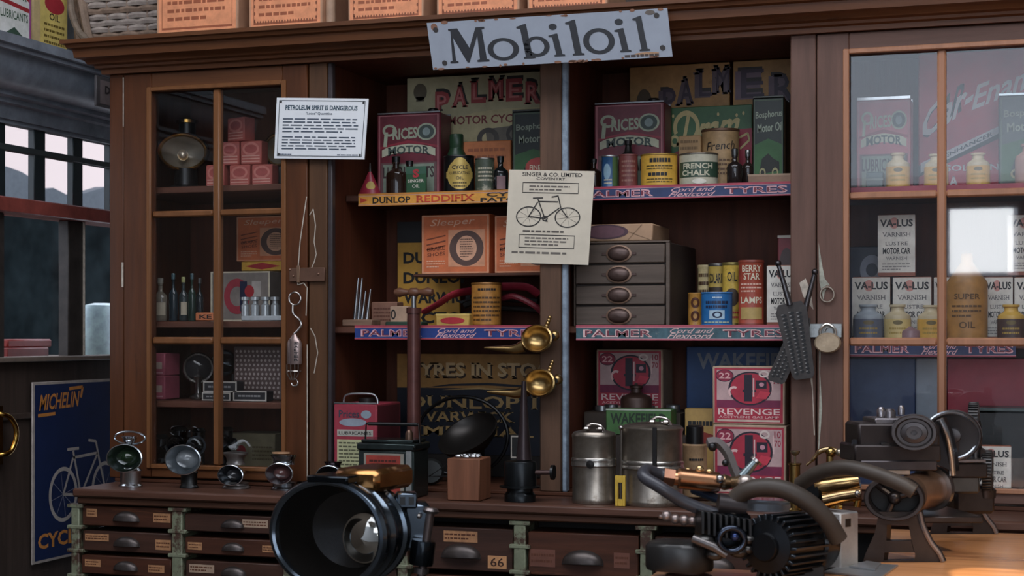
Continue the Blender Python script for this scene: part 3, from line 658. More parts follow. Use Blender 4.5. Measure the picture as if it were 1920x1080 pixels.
q = MB(); q.lathe([(0, 0), (.03, 0), (.032, .006), (.012, .02), (.01, c.z-1.176-.05), (.02, c.z-1.176-.03), (0, c.z-1.176-.03)], M('#8a8682', .2, .9), (c.x, .2, 1.176), 18); q.build('stand', sh)
sh = thing('chrome_lamp', 'small dark chrome lamp beside the glazing bar on the third shelf', 'lamp', (X(420, .3), .3, 1.176))
c = at(420, 680, .3); q = MB(); q.lathe([(0, -.05), (.03, -.045), (.045, -.01), (.046, 0), (.04, .004), (.03, -.01), (0, -.02)], M('#4a5054', .12, 1), c, 24, (.7, -.7, 0)); q.build('shell', sh)
q = MB(); q.lathe([(0, 0), (.025, 0), (.025, .005), (.008, .015), (.008, c.z-1.176-.04), (0, c.z-1.176-.04)], ironm, (c.x+.02, .33, 1.176), 14); q.build('stand', sh)
def bl(mb, F): mb.frame(F, .0, .0, 1, 1, .04, .14, M('#b4aea4'), .0007); mb.words(F, .15, .3, .85, .7, 1, M('#8a8a8a'), .001)
gk = 'small black cartons with white borders on the third shelf'
o = boxy('carton', 'black white-bordered carton at the bottom of the small pair by the glazing bar', 'box', 379, 736, 432, .1, 1.176, .05, M('#25262a', .5), bl, gk)
boxy('carton', 'black white-bordered carton on top of the small pair by the glazing bar', 'box', 381, 715, 444, .1, o['_b'][5]+.001, .05, M('#25262a', .5), bl, gk)
boxy('carton', 'black white-bordered carton lying alone in front of the spotted panel', 'box', 437, 733, 500, .1, 1.176, .05, M('#25262a', .5), bl, gk)
def spots(mb, F):
    for i in range(12):
        for j in range(11): mb.ell(F, .06+.08*i+.02*(j % 2), .06+.085*j, .022, .026, M('#b0a09a', .5), .0008, 6)
boxy('tray', 'grey brown tray of many pale round knobs standing behind the left door', 'tray', 438, 650, 535, .2, 1.176, .03, M('#5f4c48', .5), spots)
# bottom of the left cabinet
zb = CT+.0125
boxy('carton', 'dusty beige carton on the floor of the left cabinet', 'box', 432, 812, 515, .3, zb, .12, M('#8d8262', .7), lambda mb, F: (mb.ell(F, .25, .55, .1, .14, red, .001), mb.words(F, .5, .3, .95, .7, 4, M('#6a5a3a'), .001)))
def oldlamp(px, py, Y, s, label, tilt=0, turn=-.2):
    c = at(px, py, Y); l = thing('old_lamp', label, 'lamp', (c.x, Y, zb))
    ax = Vector((turn, -1, tilt))
    q = MB(); q.lathe([(0, -.06*s), (.03*s, -.055*s), (.038*s, -.01*s), (.046*s, 0), (.046*s, .008*s), (.036*s, .008*s), (.03*s, -.005*s), (0, -.02*s)], M('#33373a', .12, 1, .2, 20), c, 24, ax); q.build('shell', l)
    q = MB(); q.lathe([(.028*s, 0), (.028*s, .03*s), (.034*s, .034*s), (.022*s, .05*s), (0, .05*s)], M('#26282a', .2, .9), c+Vector((0, .025*s, .03*s)), 16); q.build('chimney', l)
    q = MB(); q.lathe([(0, 0), (.04*s, 0), (.04*s, .01), (.026*s, .016), (.026*s, max(.02, c.z-zb-.02*s)), (0, max(.02, c.z-zb-.02*s))], M('#1c1d1f', .25, .8), (c.x, Y+.025*s, zb), 18); q.build('base', l)
oldlamp(296, 850, .12, .8, 'black cycle lamp at the left on the cabinet floor behind the glass', .3, .5)
oldlamp(330, 838, .25, .9, 'black cycle lamp in the middle of the dark group on the cabinet floor', .1)
oldlamp(368, 836, .2, .75, 'small black cycle lamp by the glazing bar on the cabinet floor', .1, .3)
oldlamp(421, 832, .14, .7, 'small black cycle lamp in front of the dusty beige carton', .1, -.5)
# ================================================================= left bay, top shelf
def palmsign(mb, F, S=None, w='#a9a074', dim=False):
    rd = M('#a23a3a', .5) if not dim else M('#4a3440', .5); dk = M('#2a2622', .5); lt = M('#b9a878', .5)
    mb.ell(F, .10, .88, .05, .07, M('#5d5440'), .0008); mb.rect(F, .07, .80, .13, .84, M('#5d5440'), .0008)
    for i, ch_ in enumerate('PALMER'):
        u = .20+.132*i; a = .085*(1-((i-3)/3)**2)
        mb.text(F, ch_, u+.008, .715+a, u+.128, .90+a, dk, .0009, .05, True); mb.text(F, ch_, u, .69+a, u+.12, .875+a, rd, .0013, .05, True); mb.text(F, ch_, u+.025, .72+a, u+.095, .845+a, M('#c4706c', .5) if not dim else M('#6a5460', .5), .0017, 0)
def ps1(mb, F, S=None):
    palmsign(mb, F)
    mb.poly(F, [(.24, .0), (.24, .56), (.34, .64), (.5, .69), (.7, .71), (1, .71), (1, 0)], M('#bdb183', .5), .0007); mb.text(F, 'MOTOR CYCLE TYRES', .31, .595, 1.1, .665, M('#7a3030'), .0012, .02)
    mb.ring(F, .60, .47, .08, .09, .045, .05, M('#4a4640'), .0012); mb.poly(F, [(.58, .55), (.80, .57), (.84, .45), (.60, .38)], M('#6a6458'), .0010); mb.ring(F, .79, .50, .06, .08, .035, .04, M('#3f3b36'), .0012)
boxy('tyre_sign', 'cream motor cycle tyre sign with arched red lettering at the back of the left bay', 'sign', 763, 140, 1020, .33, S1, .012, M('#b3ab84', .5, 0, .15, 20, 0, '#8d7f4e', .2), ps1, c=.002)
o = boxy('oil_tin', 'tall maroon motor oil tin on the top shelf of the left open bay', 'tin', 707, 213, 826, .21, S1, .10, maroon, prices); tin_top(o, capx=.8)
o = cyl('cone_tin', 'red cone-shaped tin with a yellow diamond on the yellow shelf strip', 'tin', 672, 322, 716, .21, S1, M('#a3243c', .35), lambda mb, F: None, prof=[(0, 0), (1, 0), (1, .03), (.12, 1), (0, 1)], v0=0, v1=1)
b = o['_b']; cx = (b[0]+b[1])/2; R0, H0 = (b[1]-b[0])/2, b[5]-b[4]
class Cone:
    curved = True
    def P(s, u, v, l):
        th = math.atan2(-CY-.21, -cx)+(u-.5)*2.4; r = R0*(1-.88*v)+l; return Vector((cx+r*math.cos(th), .21+.8*r*math.sin(th), b[4]+H0*v))
q = MB(); q.ell(Cone(), .5, .42, .24, .17, M('#c9a84a', .5), .001); q.build('label', o)
q = MB(); q.lathe([(.004, 0), (.005, .006), (.0025, .03), (0, .032)], M('#6d6a66', .3, .8), (cx, .21, b[5]-.002), 10); q.build('spout', o)
bottle('brown glass bottle with black stopper in front of the maroon tin', 725, 303, 760, .178, S1, dglass, black, None, None, BOT, .16)
bottle('second brown bottle half hidden behind the green oil tin', 752, 308, 784, .182, S1, dglass, black)
boxy('oil_tin', 'small green tin with a red S on a pale top standing by brown bottles', 'tin', 761, 312, 799, .152, S1, .008, M('#23502f', .4), lambda mb, F: (mb.rect(F, .0, .72, 1, 1.0, M('#2f5a44'), .0006), mb.text(F, 'S', .34, .58, .66, .90, red, .0012, .05), mb.text(F, 'SINGER', .1, .40, .9, .52, offw, .0012, .02), mb.text(F, 'OIL', .32, .2, .68, .33, offw, .0012, .02)))
cyl('oil_tin', 'dark green screw-topped tin behind the black and gold tin', 'tin', 839, 252, 873, .256, S1, M('#2a4a30', .35), None, prof=[(0, 0), (1, 0), (1, .64), (.95, .68), (.72, .76), (.7, .78), (.74, .79), (.74, .98), (.68, 1), (0, 1)])
def cycleoil(mb, F):
    gd = M('#c9a84a', .35, .3); mb.ell(F, .5, .48, .34, .40, gd, .001); mb.rect(F, .12, .38, .88, .56, gd, .0009); mb.ring(F, .5, .82, .16, .11, .11, .06, gd, .0016)
    mb.text(F, 'CYCLE', .3, .62, .7, .72, ink, .0016, .02); mb.text(F, 'LUBRICATING', .24, .48, .76, .56, ink, .0016, .01); mb.text(F, 'OIL', .4, .34, .6, .42, ink, .0016, .01); mb.words(F, .32, .12, .68, .3, 2, M('#5a4a1c'), .0016)
cyl('oil_tin', 'black and gold cycle oil tin on the left top shelf', 'tin', 832, 293, 889, .20, S1, black, cycleoil, rimm=black)
cyl('polish_tin', 'speckled dark green and cream tin beside the black and gold tin', 'tin', 891, 297, 927, .21, S1, M('#4c5644', .45, 0, .3, 30, 0, '#b4ac94', .6), lambda mb, F: (mb.words(F, .2, .3, .8, .75, 4, cream, .001)), rimm=rim)
bottle('little dark bottle with a pinkish label at the right end of the yellow strip', 924, 300, 953, .19, S1, bglass, black, lambda mb, F: mb.rect(F, .3, .1, .72, .8, M('#8a6a6c', .6), .001))
boxy('carton', 'plain orange carton leaning on the cream tyre sign', 'box', 868, 264, 958, .26, S1, .06, M('#c9743a', .6), lambda mb, F: mb.words(F, .1, .5, .9, .9, 3, M('#a3562a'), .0008))
o = boxy('oil_tin', 'dark green motor oil tin beside the central post in the left bay', 'tin', 960, 208, 1040, .22, S1, .10, M('#1b2420', .35), lambda mb, F, S: (bosph(mb, F, S), mb.ell(F, .62, .30, .30, .12, M('#b03a32'), .0018), mb.text(F, 'FINEST', .42, .27, .82, .33, cream, .0022))); tin_top(o, M('#50504c', .35, .6))
# middle shelf of the left bay
def dunl(mb, F, S=None):
    mb.rect(F, 0, .8, 1, 1, ink, .0006); mb.text(F, 'PNEU', .5, .84, .95, .92, M('#c9a878'), .001, .02)
    for i, t in enumerate(('DUNLOP', 'DUNLOP', 'WARWICK', 'VICTOR')): mb.text(F, t, .10, .60-.19*i, 1.15+.1*(i > 1), .71-.19*i, ink, .001, .035)
boxy('price_sign', 'yellow and black tyre sign standing behind the orange cartons', 'sign', 745, 415, 862, .40, S2, .01, M('#d19a1c', .5, 0, .12, 20), dunl)
go = 'orange brake shoe cartons on the ledge in the left bay'
boxy('carton', 'orange brake shoe carton with a ring picture, whole in view on the ledge', 'box', 790, 402, 918, .25, LEDGE, .13, orange, obox, go)
boxy('carton', 'orange brake shoe carton partly behind the bicycle leaflet', 'box', 927, 403, 1052, .25, LEDGE, .13, orange, obox, go)
cyl('tin', 'tall orange tin with rows of worn black print by the red straps', 'tin', 884, 530, 940, .24, S2, M('#b87a20', .45, 0, .3, 40, 0, '#6a4418', .25), lambda mb, F: (mb.words(F, .25, .78, .75, .9, 1, ink, .001), mb.words(F, .1, .1, .9, .7, 6, M('#5a3a14'), .001)), rimm=M('#8a5a1c', .4, .4))
boxy('carton', 'small yellow carton with a red oval on the middle shelf', 'box', 817, 588, 880, .18, S2, .04, M('#c9a040', .55), lambda mb, F: (mb.ell(F, .5, .45, .36, .26, red, .001), mb.rect(F, 0, .85, 1, 1, M('#d9b85a'), .0008)))
gx = 'small worn cartons on the middle shelf of the left bay'
boxy('carton', 'open brownish carton behind the wooden pump handle', 'box', 696, 566, 744, .25, S2, .06, M('#8a5f4a', .7), lambda mb, F: mb.words(F, .1, .2, .9, .8, 4, M('#6a4030'), .001), gx)
boxy('carton', 'small cream carton beside the upright pump', 'box', 731, 574, 764, .18, S2+.0125, .04, M('#b08f74', .7), lambda mb, F: mb.ring(F, .2, .5, .14, .3, .08, .2, ink, .001), gx)
boxy('carton', 'flat dark green carton under the small cream carton', 'box', 722, 603, 790, .175, S2, .06, M('#24402f', .6), None, gx, build=True)
q = MB()
pst = thing('peg_stand', 'wooden block with four steel pins on the middle shelf', 'stand', (X(672, .1), .1, S2))
q.box(X(641, .07), X(697, .07), .07, .145, S2, S2+.022, wood('#7a5c48', .55, 'x'), .003); q.build('block', pst)
for p, tip, dy in ((667, 521, .09), (674, 521, .1), (681, 545, .11), (690, 542, .09)):
    q = MB(); a = at(p-2, 592, dy); a.z = S2+.022; bq = at(p+5, tip, dy); q.tube([a, a.lerp(bq, .5), bq], [.007, .005, .003], M('#a2a4a8', .2, .95), 10); q.build('pin', pst)
st = MB()                                            # red straps
sr = M('#a3243a', .45, 0, .25, 25)
pts = smooth([at(795, 585, .26), at(822, 570, .24), at(850, 552, .24), at(885, 545, .31), at(930, 538, .30), at(985, 538, .32), at(1010, 552, .34)], 6); st.tube(pts, .022, sr, 10, flat=.35)
tag(st.build('strap'), 'red leather strap curling behind the tall orange tin', 'strap')
st = MB(); pts = smooth([at(940, 560, .3), at(965, 556, .27), at(1000, 572, .27), at(1020, 590, .3)], 6); st.tube(pts, .010, M('#7a1f2c', .5), 8); tag(st.build('strap'), 'dark red cord by the central post on the middle shelf', 'strap')
st = MB(); pts = smooth([at(870, 598, .36), at(900, 588, .37), at(940, 586, .38), at(1010, 590, .38)], 6)
pts = [p+Vector((0, 0, .045)) for p in pts]; st.tube(pts, .018, M('#2a2624', .6), 10, flat=.6); st.tube([p+Vector((0, .02, -.03)) for p in pts], .015, M('#332e2b', .6), 10, flat=.6); tag(st.build('leather_roll'), 'dark folded leather under the red strap', 'roll')
# hand pump with T handle standing from the counter
pm = thing('stirrup_pump', 'tall reddish brown hand pump with turned wooden T handle in the left bay', 'pump', (X(776, .03), .03, CT+.0125))
px_ = X(776, .03); q = MB(); zt = Z(776, 577, .03)
q.lathe([(0, 0), (.028, 0), (.028, .01), (.022, .014), (.021, zt-CT-.03), (.024, zt-CT-.03), (.024, zt-CT-.0125), (0, zt-CT-.0125)], M('#5e3630', .3, .3, .25, 20), (px_, .03, CT+.0125), 20); q.build('barrel', pm)
q = MB(); zh = Z(776, 548, .03); q.lathe([(.008, 0), (.008, zh-zt)], steel, (px_, .03, zt), 10); q.build('rod', pm)
q = MB(); q.lathe([(0, -.068), (.010, -.066), (.016, -.05), (.010, -.03), (.008, -.018), (.014, -.01), (.014, .01), (.008, .018), (.010, .03), (.015, .05), (.010, .066), (0, .068)], wood('#6a4430', .3, 'x', .2), (px_+.0, .03, zh), 16, (1, -.1, 0)); q.build('handle', pm)
# ---------------------------------------------------------------- left bay, lower
def tyres(mb, F, S=None):
    gd = M('#c09a58', .5); dk = M('#171d2c', .5)
    mb.rect(F, 0, 0, 1, .66, dk, .0006); mb.rect(F, 0, .66, 1, 1, M('#b07c30', .5), .0006)
    mb.poly(F, [(.18, .66), (.35, .70), (.6, .715), (.85, .695), (1, .67), (1, .64), (.8, .675), (.6, .69), (.35, .68)], dk, .001); mb.poly(F, [(.3, .64), (.55, .67), (.95, .625), (.95, .615), (.55, .65)], gd, .001)
    mb.text(F, 'TYRES IN STOCK', .085, .755, 1.125, .895, M('#3a2410'), .0008, .03, True); mb.text(F, 'TYRES IN STOCK', .075, .775, 1.115, .915, M('#d4b078'), .0012, .03, True)
    mb.text(F, 'DUNLOP 11', .07, .455, 1.02, .585, gd, .0012, .02, True); mb.text(F, 'WARWICK', .12, .32, .78, .43, gd, .0012, .02, True); mb.text(F, 'IMPERIAL', .12, .18, .9, .28, gd, .0012, .02, True)
boxy('tyre_sign', 'navy and gold stock sign with shaped lettering low in the left bay', 'sign', 745, 664, 1030, .42, Z(880, 852, .42), .012, M('#a8742a', .5), tyres)
lift = MB(); lift.box(X(760, .41), X(1020, .41), .415, .47, CT+.0125, Z(880, 852, .42)-.0005, M('#1d1713', .6), .002); tag(lift.build('wooden_riser'), 'dark plank under the navy and gold stock sign', 'plank')
o = boxy('oil_tin', 'red oil tin with a loop handle and pale printed panel beside the left post', 'tin', 626, 757, 706, .002, CT+.0126, .20, M('#9c2f40', .4), lambda mb, F, S: (mb.rect(F, .08, .02, .92, .56, M('#b4b486', .5), .0008), mb.words(F, .12, .05, .88, .54, 11, M('#5a5a40'), .0012, seed=3), mb.rect(F, .08, .60, .92, .68, M('#a8a59a'), .0008), mb.text(F, 'LUBRICANTS', .12, .62, .88, .66, ink, .0012), mb.ell(F, .45, .77, .32, .05, M('#8a94a0'), .0008), mb.text(F, 'Prices', .12, .83, .6, .92, M('#2a3a4a'), .0012, .02), mb.ell(F, .76, .87, .12, .05, M('#8a98a4'), .0012), mb.rect(S, .05, .05, .95, .97, M('#5a1c26', .45), .0006)))
b = o['_b']; q = MB(); q.tube(smooth([(b[0]+.02, b[2]+.03, b[5]), (b[0]+.025, b[2]+.03, b[5]+.022), (b[0]+.05, b[2]+.03, b[5]+.03), (b[1]-.03, b[2]+.03, b[5]+.03), (b[1]-.012, b[2]+.03, b[5]+.018), (b[1]-.008, b[2]+.03, b[5])], 4), .0035, steel, 8); q.build('handle', o)
q = MB(); q.lathe([(0, 0), (.03, 0), (.03, .014), (0, .016)], ironm, ((b[0]+b[1])/2, b[2]+.10, b[5]), 18); q.build('cap', o); q = MB(); q.box(b[0], b[1], b[2]-.001, b[2]+.004, b[5]-.001, b[5]+.004, steel, .001); q.build('seam', o)
# carbide tin lantern with wire bail
o = boxy('carbide_can', 'dark metal can with red label, glazed corners and wire handle on the counter', 'can', 672, 845, 776, -.22, CT, .12, M('#3c4644', .25, .7, .3, 30), lambda mb, F, S: (mb.rect(F, .1, .06, .82, .94, M('#8a8478', .4), .0006), mb.rect(F, .14, .1, .76, .9, M('#9a3224', .45, 0, .3, 30, 0, '#6a3a1c', .35), .0009), mb.words(F, .2, .6, .7, .84, 2, M('#4a1a10'), .0013), mb.ell(F, .46, .3, .2, .12, M('#b0824a'), .0013), mb.rect(F, .86, 0, .96, 1, M('#a9aca8', .25, .6), .0009)))
b = o['_b']; q = MB(); h2 = Z(725, 826, -.22)-b[5]
q.box(b[0]-.005, b[1]+.005, b[2]-.005, b[3]+.005, b[5], b[5]+h2*.75, M('#3f4a49', .2, .8, .3, 30), .006); q.box(b[0]+.006, b[1]-.006, b[2]+.006, b[3]-.006, b[5]+h2*.75, b[5]+h2+.002, M('#3f4a49', .2, .8, .3, 30), .004); q.build('lid', o)
q = MB(); zt = Z(725, 795, -.17); yb = b[2]+.05; q.tube([(b[0], yb, b[5]+.01), (b[0]+.004, yb, zt), (b[1]-.004, yb, zt), (b[1], yb, b[5]+.01)], .0036, ironm, 8); q.tube([(b[0]+.01, yb, zt), (b[1]-.008, yb, zt)], .0055, black, 8); q.build('handle', o)
q = MB(); q.lathe([(0, 0), (.012, 0), (.012, .02), (.006, .03), (0, .03)], M('#6a5040', .3, .7), (b[1]-.035, yb, b[5]+h2), 12); q.build('filler_cap', o)
# hoop, pan, wooden box, pourer
rg = MB(); rg.tube([at(867+85*math.cos(a), 818+74*math.sin(a), .30) for a in [2*pi*i/40 for i in range(40)]], .006, black, 8, True); tag(rg.build('iron_hoop'), 'thin black hoop leaning against the navy and gold sign', 'hoop')
cpos = at(882, 822, .2)
pan = thing('iron_pan', 'dark shallow iron pan leaning at the back of the left bay', 'pan', (cpos.x, .2, CT+.0125)); n_ = Vector((-.25, -.55, .8))
q = MB(); q.lathe([(0, -.03), (.06, -.03), (.095, .0), (.105, .022), (.1, .022), (.09, .004), (.055, -.02), (0, -.02)], M('#34302d', .35, .7), cpos, 32, n_); q.build('dish', pan)
q = MB(); q.lathe([(0, 0), (.05, 0), (.05, .02), (.03, .04), (.03, cpos.z-CT-.045), (0, cpos.z-CT-.045)], M('#211e1c', .5, .5), (cpos.x+.01, .22, CT+.0125), 20); q.build('foot', pan)
wb = thing('wooden_box', 'small wooden box of metal bits standing on the counter front', 'box', (X(878, -.2), -.16, CT))
q = MB(); x0, x1 = X(838, -.225), X(899, -.225); zt = Z(870, 860, -.225); q.box(x0, x1, -.225, -.12, CT, zt, wood('#7a4a30', .5, 'z', .3), .003); q.build('body', wb)
q = MB(); 
for i in range(16): q.sph((x0+.02+(x1-x0-.03)*rnd.random(), -.21+.08*rnd.random(), zt+.004), .006+.004*rnd.random(), steel, 1.4, 1, .8, 8)
tag(q.build('metal_bits', wb), 'loose shiny metal fittings', None, None, 'stuff')
po = thing('oil_pourer', 'black pouring can with tall tapering spout at the foot of the centre post', 'can', (X(975, -.18), -.18, CT))
x = X(975, -.18); z_ = lambda py: Z(975, py, -.18)
q = MB(); R = X(1005, -.18)-x
q.lathe([(0, 0), (R*.95, 0), (R*.95, .02), (R*.8, .028), (R*.8, z_(915)-CT), (R*1.25, z_(914)-CT), (R*1.25, z_(911)-CT), (R, z_(910)-CT), (R, z_(868)-CT), (R*.95, z_(865)-CT), (R*.5, z_(862)-CT), (0, z_(862)-CT)], M('#1f2224', .28, .7), (x, -.18, CT), 24, None, 1, .8); q.build('body', po)
q = MB(); q.lathe([(R*.46, 0), (R*.3, z_(800)-z_(862)), (R*.14, z_(715)-z_(862)), (0, z_(714)-z_(862))], M('#3a2e30', .3, .5), (x+.012, -.18, z_(862)), 16); q.build('spout', po)
q = MB(); q.tube(smooth([(x+R*.9, -.18, z_(885)), (x+R*1.7, -.18, z_(884)), (x+R*2.0, -.18, z_(884))], 4), .007, M('#4a3430', .4, .5), 8); q.lathe([(0, -.004), (.022, -.004), (.022, .004), (0, .004)], black, (x+R*2.05, -.18, z_(884)), 16, (1, 0, 0)); q.build('tap', po)
q = boxy('picture_card', 'black card with a white oval behind the pouring can spout', 'card', 957, 815, 992, .1, CT+.0125, .008, M('#191818', .5), lambda mb, F: (mb.frame(F, .03, .55, .97, .98, .06, .03, M('#a59c90'), .001), mb.ell(F, .7, .74, .25, .14, M('#b9b6b0'), .001)))
# small clutter on the cabinet floor
q = MB(); q.lathe([(0, 0), (.04, 0), (.042, .05), (.036, .052), (.036, .03), (0, .03)], M('#5c3f30', .5), (X(806, .2), .2, CT+.0125), 20); tag(q.build('cup'), 'brown open cup behind the wooden box and metal can', 'cup')
q = MB(); q.lathe([(0, -.012), (.035, -.012), (.042, 0), (.035, .012), (0, .012)], M('#2e302f', .4, .5), (X(808, .07), .07, CT+.056), 20, (.3, -1, .1)); tag(q.build('disc'), 'dark round disc beside the metal can corner', 'disc')
q = MB(); q.tube([at(805, 893, .02), at(842, 868, .02), at(846, 893, .02)], .004, ironm, 6, True); tag(q.build('bracket'), 'small triangular black bracket beside the wooden box', 'bracket')
# ================================================================= right bay, top shelf
wornp = M('#a3783f', .55, 0, .3, 14, 0, '#5f4426', .35)
def pl1(mb, F, S=None):
    for i, ch_ in enumerate('PALM'):
        u = .30+.18*i; a = .15*math.sin(min(1, i/3)*pi/2)
        for du, dv, m, l, bo in ((0, .05, M('#2c2420'), .0009, .05), (-.01, 0, M('#5a4a52', .5), .0013, .05), (.012, .02, M('#3a2a3c'), .0017, 0)): mb.text(F, ch_, u+du+du, .60+a+dv*.6, u+.16+du, .80+a+dv*.6, m, l, bo, True)
    mb.ell(F, .15, .70, .08, .12, M('#4f3c24'), .0008); mb.ell(F, .55, .12, .3, .1, M('#8a6a3a'), .0007)
def pl2(mb, F, S=None):
    for i, ch_ in enumerate('ER'):
        u = .08+.5*i
        for du, dv, m, l, bo in ((0, .05, M('#2c2420'), .0009, .05), (-.02, 0, M('#6a5460', .5), .0013, .05), (.025, .02, M('#3a2a3c'), .0017, 0)): mb.text(F, ch_, u+du+du, .70+dv*.6-.05*i, u+.40+du, .92+dv*.6-.05*i, m, l, bo, True)
boxy('tyre_sign', 'worn ochre sign with dark arched letters at the back of the right bay', 'sign', 1180, 121, 1368, .37, S1, .012, wornp, pl1)
boxy('tyre_sign', 'worn ochre sign with dark letters ER by the right post', 'sign', 1374, 112, 1492, .37, S1, .012, wornp, pl2)
def prem(mb, F, S=None):
    rd, cr = M('#a3243c', .45), M('#cdbb7c', .5)
    mb.poly(F, [(0, .0), (1, 0), (1, .72), (.55, .70), (0, .42)], rd, .0007)
    mb.ring(F, .22, .76, .16, .20, .115, .14, cr, .001, 28, -1.4, 3.6); mb.line(F, [(.25, .92), (.18, .55), (.10, .56)], .04, cr, .0012, 1.2); mb.ring(F, .08, .60, .06, .07, .03, .035, cr, .0012)
    mb.text(F, 'ram', .36, .56, .84, .80, cr, .0012, .03, shear=.35, slope=.06); mb.line(F, [(.28, .48), (.38, .46), (.5, .54), (.78, .58), (.95, .66), (.97, .58), (.86, .48)], .022, cr, .0014, 1.2)
    for u, v in ((.06, .9), (.82, .88), (.9, .9), (.6, .9)): mb.ell(F, u, v, .014, .022, cr, .001)
o = boxy('enamel_sign', 'green and red sign with cream script behind the beige tins', 'sign', 1253, 199, 1410, .352, S1, .008, M('#3c6a3c', .4), prem)
o = boxy('oil_tin', 'tall maroon motor oil tin on the top shelf of the right open bay', 'tin', 1114, 194, 1246, .24, S1, .10, maroon, prices); tin_top(o, capx=.8)
o = boxy('oil_tin', 'dark green motor oil tin with a pale edge beside the right post', 'tin', 1411, 183, 1470, .22, S1, .12, M('#182019', .35), lambda mb, F, S: (bosph(mb, F, S), mb.rect(S, 0, 0, .2, 1, M('#a89c80', .5), .0008))); tin_top(o, M('#50504c', .35, .6))
boxy('carton', 'small beige carton behind the yellow and the white tins', 'box', 1272, 254, 1314, .27, S1, .05, M('#b08a5a', .6), lambda mb, F: (mb.ell(F, .5, .5, .3, .2, M('#9a7040'), .001), mb.words(F, .1, .7, .9, .95, 2, M('#7a5a30'), .001)))
cyl('tin', 'tall worn beige tin with a flat lid behind the dark bottles', 'tin', 1315, 243, 1387, .302, S1, M('#b08c5c', .5, 0, .3, 30, 0, '#6a4a2a', .3), lambda mb, F: (mb.text(F, 'French', .2, .62, .8, .76, ink, .001, .0, shear=.2, slope=.03), mb.words(F, .2, .2, .8, .5, 4, M('#6a4a2a'), .001)), rimm=M('#6a4a34', .4, .3))
cyl('tin', 'slim blue and green tin at the left of the row on the right top shelf', 'tin', 1128, 292, 1158, .19, S1, M('#2a5a8a', .35, 0, .3, 30), lambda mb, F: (mb.rect(F, .62, .06, 1, .94, M('#4a6a3a', .4), .0008), mb.ell(F, .35, .5, .18, .24, M('#8ab0c4'), .001), mb.words(F, .2, .1, .6, .3, 2, cream, .001)), rimm=M('#b0b4b4', .3, .8))
o = cyl('oil_tin', 'rust red tin with a small screw cap beside the slim blue tin', 'tin', 1160, 290, 1196, .20, S1, M('#7a3a36', .45, 0, .3, 40, 0, '#4a2420', .3), lambda mb, F: mb.words(F, .2, .15, .8, .85, 5, M('#9a6a5c'), .001))
b = o['_b']; q = MB(); q.lathe([(0, 0), (.022, 0), (.012, .01), (.009, .03), (.012, .031), (.012, .045), (0, .046)], ironm, ((b[0]+b[1])/2, .20, b[5]-.001), 14); q.build('cap', o)
cyl('tin', 'wide yellow tin with black lettering on the right top shelf', 'tin', 1201, 290, 1271, .20, S1, yell, lambda mb, F: (mb.words(F, .28, .7, .75, .88, 1, ink, .001, hi=.7), mb.words(F, .2, .5, .8, .66, 2, M('#5a4a14'), .001), mb.words(F, .25, .3, .78, .44, 1, ink, .001, hi=.7, seed=5), mb.words(F, .2, .1, .8, .26, 2, M('#5a4a14'), .001)), rimm=M('#9a7a24', .35, .4))
cyl('tin', 'green and white tin marked CHALK on the right top shelf', 'tin', 1273, 289, 1347, .201, S1, M('#b9b49c', .45, 0, .2, 30), lambda mb, F: (mb.rect(F, .0, .25, 1, .72, M('#2f4a38', .45), .0008), mb.text(F, 'FRENCH', .15, .50, .78, .68, M('#c4bfa4'), .0012, .03), mb.text(F, 'CHALK', .12, .29, .72, .47, M('#c4bfa4'), .0012, .03), mb.ell(F, .5, .12, .14, .08, M('#d9d4c4'), .001)), rimm=rim)
bottle('dark brown bottle in the corner behind the bicycle leaflet', 1098, 304, 1128, .24, S1, dglass, black)
bottle('dark square-shouldered bottle in front of the tall beige tin', 1363, 290, 1392, .19, S1, M('#241c1a', .08), M('#5a5a58', .2, .8), None, 'dark bottles at the right end of the right top shelf', BOT, .2)
bottle('dark bottle with a tilted-looking silver cap beside the pale carton', 1390, 292, 1414, .23, S1, M('#2a201c', .08), M('#6a6a68', .2, .8), None, 'dark bottles at the right end of the right top shelf', BOT, .2)
boxy('carton', 'flat pale wooden box at the right end of the right top shelf', 'box', 1402, 326, 1486, .17, S1, .05, M('#8a6a54', .6), lambda mb, F: mb.rect(F, 0, .8, 1, 1, M('#a3866c', .6), .0006))
